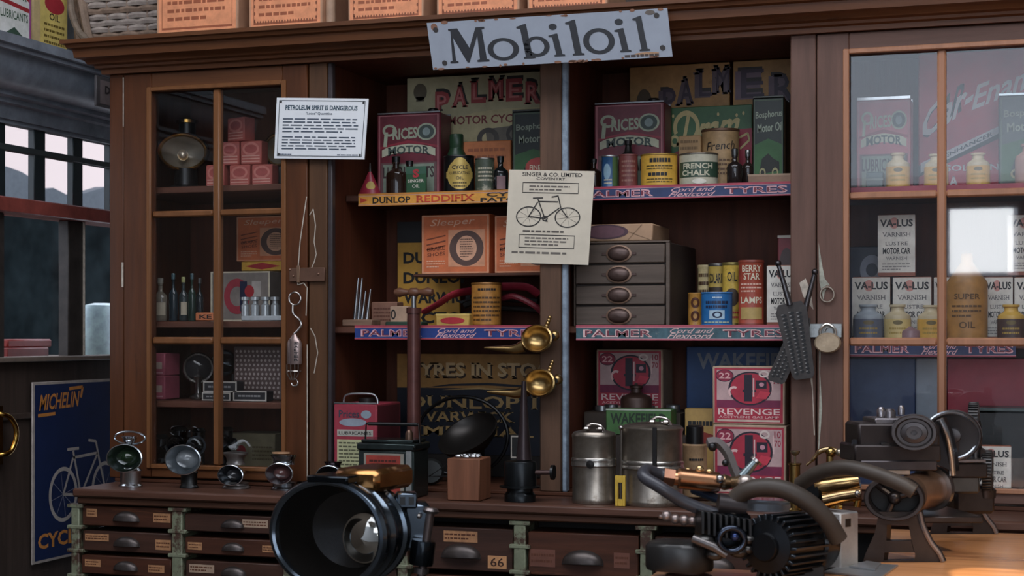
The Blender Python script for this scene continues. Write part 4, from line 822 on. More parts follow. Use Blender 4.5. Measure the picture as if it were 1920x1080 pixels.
# ---------------------------------------------------------------- right bay, middle shelf
dw = thing('drawer_unit', 'small grey brown wooden unit of four drawers with cup pulls on the middle shelf', 'drawers', ((X(1076, .1)+X(1252, .1))/2, .3, S2))
x0, x1 = X(1076, .1), X(1256, .1); z1 = Z(1160, 456, .1); gwood = wood('#5e5046', .55, 'x', .25, '#463a34', .3)
q = MB(); q.box(x0, x1, .108, .48, S2, z1, M('#3b2f2a', .6), .002); q.box(x0, x0+.006, .098, .108, S2, z1, gwood, .001); q.box(x1-.012, x1, .098, .108, S2, z1, gwood, .001); q.box(x0, x1, .096, .11, z1, z1+.006, gwood, .002); q.build('body', dw)
n = 4
for k in range(n):
    za, zb_ = S2+(z1-S2)*k/n+.002, S2+(z1-S2)*(k+1)/n-.004; q = MB(); q.box(x0+.008, x1-.014, .09, .107, za, zb_, gwood, .003); d = q.build('drawer', dw)
    q = MB(); cx_, cz_ = (x0+x1)/2-.005, (za+zb_)/2; R = .036; pullc = M('#5a4640', .4, .5, .3, 40)
    q.lathe([(R*math.cos(t), R*.4*math.sin(t)) for t in [0, .3, .6, .9, 1.2, pi/2]], pullc, (cx_, .09, cz_), 20, (0, -1, 0), 1, .62, 0, 2*pi); F = Flat((cx_-R, .089, cz_-R), (2*R, 0, 0), (0, 0, 2*R), (0, -1, 0))
    q.lathe([(R*1.12, 0), (R*1.12, .004), (R*.95, .005)], M('#8a6c58', .35, .6), (cx_, .09, cz_), 24, (0, -1, 0), 1, .66); q.box(cx_-R*1.5, cx_-R*.9, .087, .0895, cz_-.004, cz_+.004, pullc, .001); q.box(cx_+R*.9, cx_+R*1.5, .087, .0895, cz_-.004, cz_+.004, pullc, .001); q.build('cup_pull', d)
pc = MB(); xa, xb_ = X(1090, .13), X(1224, .13); za = z1+.007; zb_ = Z(1160, 420, .13)
pc.box(xa, xb_, .13, .36, za, zb_, M('#b08a68', .6, 0, .15, 12), .004); F = Flat((xa, .13, za), (xb_-xa, 0, 0), (0, 0, zb_-za), (0, -1, 0))
pc.ell(F, .34, .56, .32, .42, M('#4f3440', .6), .001); pc.ell(F, .34, .56, .27, .34, M('#6a4650', .6), .0014); pc.line(F, [(.66, .1), (.85, .95)], .012, M('#8a6a4c'), .001, 3.5); pc.line(F, [(.66, .55), (.98, .05)], .012, M('#8a6a4c'), .001, 3.5)
tag(pc.build('wrapped_parcel'), 'brown paper parcel with a purple round label on top of the drawer unit', 'parcel')
gt = 'old tins beside the drawer unit'
def solar(mb, F): mb.text(F, 'SOLARINE', .1, .68, .9, .84, ink, .001, .02); mb.rect(F, .0, .3, 1, .62, M('#3a2c1c'), .0008); mb.words(F, .15, .34, .85, .58, 2, yell, .0012); mb.rect(F, .1, .06, .9, .2, M('#9a2a24'), .0008)
cyl('tin', 'cream and brown tin at the back left of the old tins', 'tin', 1308, 497, 1336, .34, S2, M('#c4b07c', .45, 0, .3, 40, 0, '#5a3a1c', .4), lambda mb, F: mb.words(F, .1, .1, .9, .9, 6, M('#4a2c14'), .001), gt)
cyl('tin', 'short orange and brown tin left of the bright blue tin', 'tin', 1290, 549, 1316, .24, S2, M('#c48a2c', .4, 0, .4, 40, 0, '#5a2a14', .45), lambda mb, F: (mb.ring(F, .5, .7, .25, .16, .12, .08, M('#5a2a14'), .001), mb.ring(F, .5, .3, .25, .16, .12, .08, M('#5a2a14'), .001)), gt)
cyl('tin', 'yellow and black tin standing right behind the blue tin', 'tin', 1328, 494, 1362, .30, S2, M('#b89a3c', .4), solar, gt, rimm=rim)
cyl('tin', 'yellow and red tin between the blue tin and the tall red tin', 'tin', 1354, 492, 1390, .27, S2, M('#c4a02c', .4, 0, .4, 30, 0, '#6a4a1c', .35), lambda mb, F: (mb.text(F, 'OIL', .3, .7, .7, .85, ink, .001, .02), mb.ell(F, .5, .45, .3, .14, M('#3a2a1c'), .001), mb.words(F, .2, .1, .8, .25, 2, red, .001)), gt, rimm=M('#8a7a3c', .35, .6))
cyl('tin', 'short bright blue tin with a white label in front of the old tins', 'tin', 1314, 548, 1374, .20, S2, M('#1f6aa8', .35, 0, .15, 30), lambda mb, F: (mb.words(F, .38, .8, .62, .88, 1, M('#c4dae6'), .001), mb.words(F, .2, .5, .8, .76, 2, navy, .001, hi=.65, seed=4), mb.rect(F, .3, .2, .68, .46, M('#a8c4d6', .5), .001), mb.ring(F, .5, .33, .12, .1, .07, .06, navy, .0014), mb.words(F, .15, .06, .85, .16, 1, M('#a8b8a0'), .001)), gt, rimm=M('#2a78b8', .35))
cyl('tin', 'tall red tin with cream lettering to the right of the blue tin', 'tin', 1384, 488, 1433, .22, S2, M('#a8452e', .4, 0, .25, 30, 0, '#5f2a1c', .2), lambda mb, F: (mb.text(F, 'BERRY', .2, .82, .8, .92, cream, .001, .02), mb.text(F, 'STAR', .25, .70, .75, .8, cream, .001, .02), mb.words(F, .15, .5, .85, .66, 3, M('#e0b09a'), .001), mb.text(F, 'LAMPS', .15, .34, .85, .44, cream, .001, .02), mb.rect(F, .15, .1, .85, .28, M('#b89a54'), .001)), gt, rimm=M('#8a3a28', .4))
boxy('varnish_can', 'white varnish can seen beside the right post on the middle shelf', 'can', 1438, 497, 1496, .20, S2, .05, M('#9a5a40', .5), valus)
boxy('tin', 'small maroon tin with worn red picture beside the right post, above the white can', 'tin', 1458, 441, 1500, .30, S2+.0, .06, M('#7a2c34', .45), lambda mb, F: (mb.rect(F, 0, .97, 1, 1, offw, .001), mb.ell(F, .4, .7, .3, .16, M('#4a3a3a'), .001), mb.ell(F, .5, .35, .25, .14, M('#a86a4a'), .001)))
# ---------------------------------------------------------------- right bay, lower
FZ = CT+.0125
crate = MB(); zt = Z(1190, 772, .26); crate.box(X(1100, .26), X(1280, .26), .226, .47, FZ, zt, M('#3a2e24', .6), .003); tag(crate.build('crate'), 'dark crate behind the canisters carrying the green tin and lids', 'crate')
bx = boxy('lamp_carton', 'red and pink gas lamp carton on the crate at the back of the right bay', 'box', 1118, 655, 1243, .30, zt+.001, .14, M('#b0957c', .6), revenge, 'red gas lamp cartons in the right bay')
cyl('oil_can', 'squat brown can with a short neck in front of the left lamp carton', 'can', 1164, 718, 1222, .262, zt+.001, M('#4a332a', .4, .3), None, prof=[(0, 0), (.9, 0), (1, .05), (1, .42), (.9, .52), (.35, .66), (.32, .8), (.42, .82), (.42, .9), (.1, .95), (.08, 1), (0, 1)])
lc = MB(); zlow = Z(1190, 816, .14); lc.box(X(1125, .13), X(1285, .13), .13, .224, FZ, zlow-.0006, M('#2c221c', .7), .003); tag(lc.build('crate'), 'low dark box behind the two canisters carrying the flat green tin', 'crate')
gl_ = 'small tin lids along the front of the dark crate'
for k, (p, h) in enumerate(((1128, 10), (1146, 12), (1215, 10), (1262, 11))):
    cyl('lid', ['dull lid at the left end of the crate', 'silver lid second along the crate edge', 'pale lid just right of the squat brown can', 'silver lid at the right end of the crate'][k], 'lid', p-13, 770-h, p+13, .262+.018, zt+.001, steel, None, gl_, prof=[(0, 0), (1, 0), (1, .9), (.9, 1), (0, 1)], n=16)
boxy('oil_tin', 'flat green tin with dark lettering behind the canister lids', 'tin', 1136, 767, 1258, .14, zlow, .08, M('#3f6a34', .4, 0, .25, 20), lambda mb, F: (mb.text(F, 'WAKEFIELD', .07, .42, .93, .84, M('#1c2c1c', .5), .001, .03), mb.rect(F, 0, .94, 1, 1, M('#a8b0a0', .4), .0008), mb.poly(F, [(.2, .2), (.5, .34), (.8, .2), (.5, .06)], M('#24401f'), .001)))
boxy('enamel_sign', 'dark blue sign with grey capitals behind the red cartons', 'sign', 1287, 650, 1490, .42, FZ, .012, M('#24508a', .4, 0, .2, 8), lambda mb, F: mb.text(F, 'WAKEFIELD', .10, .835, 1.1, .955, M('#8d92a0', .5), .001, .03))
o = boxy('lamp_carton', 'red and pink gas lamp carton, lower one of the pair by the right post', 'box', 1337, 797, 1474, .06, FZ, .15, M('#b0957c', .6), revenge, 'red gas lamp cartons in the right bay')
boxy('lamp_carton', 'red and pink gas lamp carton stacked on another by the right post', 'box', 1336, 687, 1472, .062, o['_b'][5]+.001, .15, M('#b0957c', .6), revenge, 'red gas lamp cartons in the right bay')
boxy('tin', 'worn yellow and red tin behind the left edge of the stacked lamp cartons', 'tin', 1284, 766, 1345, .22, FZ, .06, M('#b8924a', .5), lambda mb, F: (mb.words(F, .1, .78, .9, .85, 1, ink, .001, hi=.8), mb.poly(F, [(0, .58), (.5, .72), (1, .66), (1, .56), (0, .5)], M('#8a2a20'), .001)))
o = cyl('oil_tin', 'brown tin with black screw top and red mark behind the copper cylinder', 'tin', 1280, 832, 1326, .0, FZ, M('#a8845c', .5, 0, .3, 30), lambda mb, F: (mb.words(F, .3, .66, .8, .76, 1, ink, .001), mb.poly(F, [(.1, .4), (.35, .55), (.7, .45), (.6, .34), (.2, .32)], red, .001)))
b = o['_b']; q = MB(); q.lathe([(0, 0), (.026, 0), (.026, .05), (.02, .055), (0, .055)], black, ((b[0]+b[1])/2, .0, b[5]), 16); q.build('cap', o)
# ================================================================= behind the right door
A1, A2 = 1.8288, 1.3788
o = boxy('oil_tin', 'pale maroon motor oil tin behind the upper panes of the right door', 'tin', 1606, 187, 1708, .25, A1, .09, M('#b0505e', .38), prices); tin_top(o, M('#d9dcdc', .25, .6), .010)
def carenam(mb, F, S=None):
    w_, dk = M('#e6e4e4', .5), M('#2a2426', .5)
    mb.text(F, 'CAR', .05, .36, .42, .60, dk, .0009, .02, shear=.3, slope=.22); mb.text(F, 'Car-', .04, .37, .50, .62, w_, .0013, .02, shear=.3, slope=.22); mb.text(F, 'Enamel', .50, .58, 1.2, .76, w_, .0013, .02, shear=.3, slope=.2)
    mb.poly(F, [(.0, .20), (.78, .47), (.78, .40), (.0, .12)], dk, .0009); mb.poly(F, [(.02, .22), (.76, .48), (.76, .43), (.02, .15)], w_, .0012); mb.text(F, 'ENHANCER', .24, .25, .66, .28, dk, .0016, .02, slope=.15)
    mb.text(F, 'SOLID IN', .24, .155, .72, .20, w_, .0013, .02, True); mb.text(F, 'A', .27, .05, .36, .12, w_, .0013, .04, True)
boxy('enamel_sign', 'large crimson sign with slanting white script behind the right door', 'sign', 1722, 96, 1935, .42, A1, .012, M('#d42c48', .4, 0, .15, 10), carenam)
o = boxy('oil_tin', 'dark green motor oil tin behind the right door at the frame edge', 'tin', 1872, 178, 1975, .25, A1, .09, M('#26332c', .35), bosph); tin_top(o, M('#b9c4c4', .25, .6), .008)
JAR = [(0, 0), (.96, 0), (1, .04), (1, .62), (.95, .70), (.55, .80), (.5, .84), (.5, .92), (.62, .94), (.62, 1), (.45, 1), (.45, .9), (0, .9)]
gj = 'yellow and cream stoneware jars behind the right door'
def jar(label, a, py, b, Y, z, body, top=M('#bfae88', .4)):
    o = cyl('jar', label, 'jar', a, py, b, Y, z, top, lambda mb, F: (mb.rect(F, -.6, 0, 1.6, .60, body, .0008), mb.ell(F, .5, .50, .14, .06, M('#6a5a2a'), .0012), mb.words(F, .25, .15, .75, .4, 2, M('#a3862c'), .0012)), gj, JAR, None, 1.0)
yj = M('#cc9c30', .35)
jar('yellow jar with a cream neck in front of the pale maroon tin', 1661, 287, 1706, .195, A1, yj)
jar('yellow jar with a cream neck just left of the door mullion on the top shelf', 1733, 289, 1778, .195, A1, yj)
jar('yellow jar with a cream neck in front of the crimson sign', 1812, 287, 1856, .195, A1, yj)
cyl('jar', 'pinkish jar at the right edge of the frame on the top shelf', 'jar', 1903, 270, 1960, .2, A1, M('#a37a6c', .5), None, gj, JAR)
o = boxy('tin', 'low dark green tin between the maroon tin and the yellow jar', 'tin', 1624, 322, 1656, .155, A1, .05, M('#3a4f4c', .4), lambda mb, F: mb.rect(F, 0, .45, 1, .6, M('#6a7a74'), .001))
gv = 'white varnish cans behind the right door'
va = [boxy('varnish_can', 'white varnish can at the left of the lower row behind the right door', 'can', 1598, 519, 1669, .24, A2, .05, M('#9a5a40', .5), valus, gv),
      boxy('varnish_can', 'white varnish can second in the lower row, under the left upper can', 'can', 1674, 519, 1746, .24, A2, .05, M('#9a5a40', .5), valus, gv),
      boxy('varnish_can', 'white varnish can hidden by the door mullion in the lower row', 'can', 1751, 519, 1800, .27, A2, .05, M('#9a5a40', .5), valus, gv),
      boxy('varnish_can', 'white varnish can right of the brown oil drum', 'can', 1846, 519, 1899, .26, A2, .05, M('#9a5a40', .5), valus, gv),
      boxy('varnish_can', 'white varnish can at the frame edge in the lower row', 'can', 1902, 519, 1972, .26, A2, .05, M('#9a5a40', .5), valus, gv)]
zv = va[0]['_b'][5]+.001
boxy('varnish_can', 'white varnish can standing alone on top of two others behind the left panes', 'can', 1646, 402, 1716, .24, zv, .05, M('#9a5a40', .5), valus, gv)
boxy('varnish_can', 'white varnish can on top of the row at the right edge of the frame', 'can', 1889, 402, 1962, .26, zv, .05, M('#9a5a40', .5), valus, gv)
jar('grey blue glazed jar with a cream neck, left of the jars on the lower shelf', 1600, 571, 1656, .20, A2, M('#5a6070', .35), M('#9aa4ac', .4))
jar('pale yellow jar with a cream neck beside the grey blue jar', 1658, 571, 1708, .20, A2, M('#c9b06a', .35))
jar('bright yellow jar with a cream neck by the door mullion on the lower shelf', 1720, 572, 1772, .20, A2, yj)
jar('yellow topped jar with a dark lower half at the right edge of the lower shelf', 1870, 571, 1922, .20, A2, M('#4a3630', .4), M('#c49a30', .4))
cyl('tin', 'flat round pinkish tin lying in front of the jars', 'tin', 1688, 612, 1726, .185, A2, M('#8a6a6e', .35), None, prof=[(0, 0), (1, 0), (1, .55), (.94, .7), (.3, .9), (.2, 1), (0, 1)])
cyl('oil_drum', 'brown conical-topped oil drum between the white varnish cans', 'drum', 1774, 476, 1852, .22, A2, M('#a3722c', .45, 0, .3, 20, 0, '#6a4418', .3), lambda mb, F: (mb.text(F, 'SUPER', .25, .74, .75, .84, M('#5a3c14'), .001, .02), mb.words(F, .2, .4, .8, .66, 3, M('#5a3c14'), .001), mb.text(F, 'OIL', .35, .22, .65, .34, M('#5a3c14'), .001, .02)), None, [(0, 0), (1, 0), (1, .66), (.97, .68), (.3, .9), (.28, 1), (0, 1)], None, 1.0, .8, 0, .64)
boxy('enamel_sign', 'dark blue sign with pale round letters behind the varnish cans', 'sign', 1588, 462, 1700, .40, A2, .01, M('#222c44', .4), lambda mb, F: (mb.ring(F, .42, .75, .2, .16, .1, .07, M('#9aa0b0'), .001), mb.ring(F, .78, .75, .12, .16, .06, .07, M('#9aa0b0'), .001)))
# lower part behind the right door: boards added for figures reflected in the glass
FZ2 = CT+.0125
boxy('reflection_board', 'dark blue panel added for reflected clothing, low behind the right door', 'reflection_board', 1590, 672, 1716, .40, FZ2, .015, M('#4a6394', .4, 0, .3, 6), None)
boxy('reflection_board', 'pale blue panel added for reflected clothing, low behind the door mullion', 'reflection_board', 1717, 672, 1772, .41, FZ2, .015, M('#c4d8ea', .5, 0, .2, 6), None)
boxy('reflection_board', 'red panel added for a red reflection, low behind the right door', 'reflection_board', 1776, 672, 1960, .42, FZ2, .015, M('#c9304a', .4, 0, .2, 6), None)
bb = MB(); bb.box(X(1820, .3), X(1950, .3), .3, .405, FZ2, Z(1880, 772, .3), M('#1a1f20', .4), .004); bb.box(X(1815, .28), X(1955, .28), .28, .41, Z(1880, 771, .3), Z(1880, 764, .3), M('#4a5a58', .3), .002); tag(bb.build('dark_reflection'), 'dark green block added for a reflected machine, low behind the right door', 'case')  # dark block added in place of a machine reflected in the panes
boxy('varnish_can', 'white varnish can low behind the right door, behind the gear wheel', 'can', 1828, 836, 1896, .1, FZ2, .05, M('#9a5a40', .5), valus)
# ================================================================= things hung on the front
def hung(name, label, cat, quad, Y, th, m, deco):
    c = [at(*p, Y) for p in quad]; F = Quad(c[3], c[2], c[1], c[0])      # quad: tl tr br bl
    mb = MB(); mb.prism([(0, 0), (1, 0), (1, 1), (0, 1)], th, m, F); deco(mb, F); return tag(mb.build(name), label, cat)
GL = {'M': [[(0, 0), (.24, 0), (.24, .05), (.175, .07), (.17, .74), (.50, .0), (.56, .0), (.88, .76), (.87, .07), (.79, .05), (.79, 0), (1.14, 0), (1.14, .05), (1.07, .07), (1.03, .93), (1.11, .95), (1.11, 1), (.86, 1), (.61, .42), (.33, 1), (.06, 1), (.06, .95), (.12, .93), (.07, .07), (0, .05)]],
      'l': [[(0, 0), (1, 0), (1, .045), (.78, .06), (.78, 1.0), (.62, 1.0), (-.1, .93), (-.1, .885), (.2, .87), (.2, .06), (0, .045)]],
      'i': [[(0, 0), (1, 0), (1, .07), (.78, .09), (.78, 1.0), (.62, 1.0), (-.1, .93), (-.1, .87), (.2, .85), (.2, .09), (0, .07)]]}
def mobil(mb, F):
    bl = M('#14161d', .4, 0, .05); rst = M('#7a5038', .7)
    def uv(px, py):                                   # sign pixels -> sign coordinates
        u = (px-806)/450.5; top = 43+(15-43)*u; bot = 131+(106-131)*u; return u, (bot-py)/(bot-top)
    def put(kind, x0, y0, x1, y1, lean=6):
        a, b = uv(x0+lean, y1); c, d = uv(x1, y0+0)
        for pl in GL[kind]:
            w_ = (c-a)/(1.14 if kind == 'M' else 1); mb.poly(F, [(a+w_*p-.012*q*(kind != 'M'), b+(d-b)*q) for p, q in pl], bl, .0012)
    def oo(cx_, cy_, rx, ry, ix, iy):
        u, v = uv(cx_, cy_); mb.ring(F, u, v, rx/450, ry/89, ix/450, iy/89, bl, .0012, 40)
    put('M', 838, 50, 918, 119, 4); oo(947, 92, 30, 21, 19, 15.5)
    put('l', 979, 44, 1006, 110, 5); oo(1011, 87, 24, 19, 14, 13.5); put('i', 1038, 62, 1062, 106, 4); u, v = uv(1045, 50); mb.ell(F, u, v, .017, .065, bl, .0012)
    put('l', 1071, 36, 1098, 104, 5); oo(1127, 77, 29, 24, 18, 17.5); put('i', 1160, 52, 1184, 98, 4); u, v = uv(1167, 41); mb.ell(F, u, v, .017, .065, bl, .0012); put('l', 1194, 29, 1218, 96, 5)
    mb.words(F, .81, .03, .955, .085, 1, M('#3a2a24'), .001, hi=.9)
    for u, v in ((.035, .84), (.055, .13), (.955, .86), (.965, .19)): mb.ell(F, u, v, .011, .055, M('#241c1a', .5), .0014, 10)
    r = random.Random(3)
    for i in range(34):
        u = r.random(); e = r.choice((0, 0, 1)); mb.ell(F, u, .015+.97*e+.012*r.uniform(-1, 1), .004+.012*r.random(), .012+.025*r.random(), rst, .0009, 6)
    mb.ell(F, .03, .9, .014, .08, rst, .0008, 8); mb.ell(F, .93, .93, .02, .05, M('#5a5048', .6), .0008, 8); mb.ell(F, .90, .09, .05, .03, M('#a8805c', .7), .0008, 8)
s_ = hung('enamel_sign', 'large pale grey enamel sign with bold black lettering nailed across the cornice', 'sign', [(800, 43), (1251, 15), (1261, 106), (812, 131)], -.122, .004, M('#8d94a0', .3, 0, .08, 10), mobil)
def notice(mb, F):
    gk_ = M('#2f4a5a', .5); tx = M('#4a5666', .5)
    mb.frame(F, .03, .04, .97, .96, .006, .010, M('#3c4248'), .0008); mb.text(F, 'PETROLEUM SPIRIT IS DANGEROUS', .10, .80, .89, .88, gk_, .001, .03, True); mb.text(F, '"Loose" Quantities', .33, .72, .62, .77, tx, .001)
    mb.words(F, .08, .42, .92, .68, 5, tx, .001, seed=5, hi=.38); mb.words(F, .08, .14, .92, .38, 5, tx, .001, seed=6, hi=.38); mb.words(F, .06, .05, .2, .09, 1, tx, .001); mb.words(F, .7, .05, .94, .09, 1, tx, .001)
    for u, v in ((.05, .93), (.95, .93), (.05, .07), (.95, .07)): mb.ell(F, u, v, .012, .02, M('#2a2a2c'), .001, 8)
hung('notice', 'white enamel notice with small print fixed across the left door and post', 'notice', [(519, 183), (691, 185), (683, 299), (514, 297)], -.02, .004, M('#e6e9ec', .35, 0, .05, 8), notice)
def bike(mb, F):
    ik = M('#2f2b29', .5); A = (at(1115, 320, 0)-at(955, 318, 0)).length/(at(955, 318, 0)-at(947, 492, 0)).length
    mb.text(F, 'SINGER & CO. LIMITED', .16, .935, .86, .975, ik, .001, .01, True); mb.text(F, 'COVENTRY.', .33, .895, .68, .925, ik, .001, .01, True)
    mb.frame(F, .17, .755, .83, .87, .006, .008, ik, .001); mb.words(F, .25, .775, .75, .845, 2, M('#6a625a'), .001, seed=2)
    mb.frame(F, .16, .165, .82, .31, .006, .008, ik, .001); mb.words(F, .23, .185, .75, .29, 3, M('#6a625a'), .001, seed=3); mb.words(F, .2, .33, .76, .36, 1, M('#5a524a'), .001, seed=8, hi=.7); mb.words(F, .08, .10, .88, .13, 1, M('#6a625a'), .001, seed=9, hi=.7)
    for cu in (.26, .72):
        mb.ring(F, cu, .50, .15, .11, .137, .098, ik, .001, 36)
        for k in range(8):
            a = k*pi/4+.2; mb.line(F, [(cu, .50), (cu+.14*math.cos(a), .50+.1*math.sin(a))], .003, M('#6a625a'), .0009, A)
    W = .013
    for pp in ([(.26, .50), (.455, .485)], [(.26, .50), (.36, .66)], [(.36, .69), (.455, .485)], [(.37, .665), (.60, .665)], [(.455, .485), (.62, .60)], [(.595, .73), (.64, .59), (.72, .50)], [(.30, .70), (.42, .705)], [(.60, .73), (.52, .715)], [(.45, .46), (.49, .455)]): mb.line(F, pp, W, ik, .0013, A)
    mb.ring(F, .455, .485, .035, .03, .02, .017, ik, .0014, 16)
hung('leaflet', 'cream bicycle leaflet in a clear sleeve pinned to the centre post', 'leaflet', [(955, 318), (1115, 321), (1103, 497), (946, 492)], -.012, .003, M('#d6cab4', .3, 0, .12, 6, 0, '#b5a88e', .3), bike)
# spring balance
sb = thing('spring_balance', 'silver hanging spring scale with hooks on the left door stile', 'scale', tuple(at(553, 540, -.03)))
chrome = M('#b0a8a2', .22, .95, .15, 20)
q = MB(); q.tube([at(553+11*math.cos(a), 560+12*math.sin(a), -.022) for a in [2*pi*i/18 for i in range(18)]], .003, chrome, 8, True); q.tube(smooth([at(549, 572, -.022), at(550, 588, -.022), at(560, 598, -.022), at(565, 608, -.022), at(560, 618, -.022), at(552, 626, -.022)], 5), .004, chrome, 8); q.build('hook', sb)
zc_ = at(552, 683, -.022); h_ = Z(552, 627, -.022)-zc_.z
q = MB(); q.lathe([(0, 0), (.024, 0), (.026, .004), (.026, h_-.03), (.022, h_-.02), (.012, h_-.008), (.006, h_), (0, h_)], M('#a08a84', .3, .7, .2, 30), (zc_.x, zc_.y, zc_.z), 20, None, 1, .5)
F = Cyl((zc_.x, zc_.y, 0), .026, .013, zc_.z, zc_.z+h_, 150)
for k, ch_ in enumerate('SALTER'): q.text(F, ch_, .40, .66-.11*k, .62, .74-.11*k, ink, .0012, .03)
q.rect(F, .15, .05, .24, .85, M('#5a4a48'), .001); q.build('body', sb)
q = MB()
for dx in (-.02, -.007, .007, .02): q.tube([(zc_.x+dx, zc_.y-.012, zc_.z), (zc_.x+dx, zc_.y-.012, zc_.z-.03), (zc_.x+dx*.4, zc_.y-.01, zc_.z-.05)], .0022, chrome, 6)
q.tube([(zc_.x+.023*math.cos(a), zc_.y-.002+.012*math.sin(a), zc_.z-.022) for a in [2*pi*i/16 for i in range(16)]], .0025, chrome, 6, True); q.build('cage', sb)
q = MB(); q.tube(smooth([(zc_.x, zc_.y, zc_.z-.045), (zc_.x+.012, zc_.y, zc_.z-.056), (zc_.x+.008, zc_.y, zc_.z-.068), (zc_.x-.006, zc_.y, zc_.z-.068), (zc_.x-.01, zc_.y, zc_.z-.060)], 5), .003, chrome, 8); q.build('lower_hook', sb)
# brass horns on the centre post
def horn(cx_, cy_, label):
    c = at(cx_+3, cy_, -.045); l = thing('brass_oiler', label, 'oiler', tuple(c)); P = lambda dx, dy, Y=-.035: at(cx_+dx, cy_+dy, Y)
    ax = Vector((-.25, -1, .1)); br = M('#b09058', .3, 1, .15, 12)
    q = MB(); q.lathe([(0, -.034), (.025, -.032), (.044, -.016), (.048, 0), (.051, .003), (.051, .007), (.047, .010), (.043, .006), (.040, -.006), (.030, -.020), (.015, -.027), (0, -.029)], br, c, 32, ax, 1.08, .83); q.build('bowl', l)
    q = MB(); pts = smooth([P(-22, 14), P(-40, 20), P(-62, 19), P(-97, 17)], 6); q.tube(pts, [.017*(1-i/(len(pts)-1))**.8+.0025 for i in range(len(pts))], br, 12); q.build('spout', l)
    q = MB(); q.tube([P(18, -18), P(26, -40)], [.006, .005], br, 10)
    for f in (.25, .5, .75, 1): q.sph(P(18+8*f, -18-22*f), .0085-.002*f, br, n=10)
    q.build('finial', l)
    q = MB(); q.sph(P(36, -6), .017, br, .9, 1, 1, 14); q.lathe([(0, 0), (.009, 0), (.009, .004), (0, .004)], black, P(31, -4, -.052), 12, (0, -1, 0)); q.build('pivot', l)
horn(1005, 635, 'polished brass oiler with a thin spout, upper of two on the centre post')
horn(1010, 718, 'polished brass oiler with a thin spout, lower of two on the centre post')
# perforated strap tools
def strap_tool(quad, Y, rod, label, holes, dy=0):
    c = [at(*p, Y) for p in quad]; F = Quad(c[3], c[2], c[1], c[0]); l = thing('perforated_grater', label, 'tool', tuple((c[0]+c[1])/2))
    q = MB(); q.prism([(.12, 0), (.88, 0), (1, .06), (1, .9), (.85, 1), (.15, 1), (0, .9), (0, .06)], .004, M('#423d3b', .42, .5, .25, 30), F)
    for i in range(holes):
        for j in range(3): q.ell(F, .25+.25*j, .08+.82*i/holes+.02*(j % 2), .08, .02, black, .0012, 8); q.ell(F, .19+.25*j, .095+.82*i/holes+.02*(j % 2), .045, .007, M('#8f8a86', .3, .8), .0014, 6)
    q.build('blade', l)
    q = MB(); q.tube([at(*rod[0], Y-.006), at(*rod[1], Y-.004)], [.006, .009], M('#5d5a5c', .3, .9), 10); q.sph(at(*rod[0], Y-.006), .010, M('#4a4648', .3, .9), n=10); q.build('handle', l)
strap_tool([(1492, 590), (1524, 598), (1470, 722), (1437, 712)], -.027, ((1528, 510), (1507, 590)), 'dark perforated grater leaning to lower left, behind its crossing twin', 14)
strap_tool([(1451, 574), (1511, 562), (1528, 708), (1487, 713)], -.047, ((1459, 494), (1481, 572)), 'dark perforated grater in front, crossing another on the right post', 16)
# padlock
pd = thing('padlock', 'round worn brass padlock hanging from the steel hasp of the right door', 'padlock', tuple(at(1552, 640, -.035)))
c = at(1552, 643, -.035); q = MB(); q.lathe([(0, -.010), (.030, -.010), (.034, -.006), (.034, .006), (.030, .010), (0, .010)], M('#b0997c', .4, .6, .3, 25, 0, '#c4b49c', .4), c, 24, (0, -1, 0), 1.12, .86); q.build('body', pd)
q = MB(); q.tube(smooth([at(1538, 632, -.035), at(1538, 618, -.035), at(1550, 608, -.035), at(1564, 616, -.035), at(1566, 632, -.035)], 5), .0045, M('#c4c0b8', .25, .9), 8); q.build('shackle', pd)
# ================================================================= canisters on the counter
galv = M('#9a8f82', .3, .88, .35, 12, .1, '#5a4634', .42); galvL = M('#a8a29a', .25, .9, .2, 20)
def canister(name, label, px0, pyt, px1, pyb, Y, band, clipx):
    xa, xb_ = X(px0, Y), X(px1, Y); r = (xb_-xa)/2; cx = (xa+xb_)/2; z0 = CT; z1 = Z((px0+px1)/2, pyt, Y); h = z1-z0
    l = thing(name, label, 'canister', (cx, Y, CT)); b = (Z(1100, band, Y)-z0)/h
    q = MB(); q.lathe([(0, 0), (r*.97, 0), (r, .006), (r, .014), (r*.97, .018), (r*.97, b*h-.012), (0, b*h-.012)], galv, (cx, Y, z0), 36, None, 1, .8); q.build('body', l)
    q = MB(); q.lathe([(r*.98, 0), (r*1.03, .003), (r*1.03, .008), (r, .012), (r*1.02, .018), (r*1.02, .022), (r*.98, .026)], galvL, (cx, Y, z0+b*h-.012), 36, None, 1, .8); q.build('band', l)
    q = MB(); q.lathe([(r*.97, 0), (r*.97, (1-b)*h-.03), (r*1.0, (1-b)*h-.026), (r*1.0, (1-b)*h-.02), (r*.9, (1-b)*h-.012), (r*.4, (1-b)*h-.004), (0, (1-b)*h-.002)], galv, (cx, Y, z0+b*h+.0125), 36, None, 1, .8); q.build('lid', l)
    q = MB(); zt = z1
    for k in range(7): q.sph((cx+clipx*r+.022*math.cos(k*1.3), Y-.02+.02*math.sin(k*2.1), zt+.006*(k % 3)), .009, chrome, 1.2, 1, .7, 8)
    q.tube(smooth([(cx+clipx*r-.03, Y-.02, zt), (cx+clipx*r-.015, Y-.025, zt+.022), (cx+clipx*r+.02, Y-.025, zt+.02), (cx+clipx*r+.035, Y-.02, zt-.002)], 5), .004, chrome, 8); q.build('clip', l)
    return l, cx, r, z0, z1
l, cx, r, z0, z1 = canister('canister', 'dull silver lidded canister, the smaller of two on the counter', 1073, 810, 1155, 945, -.15, 866, .1)
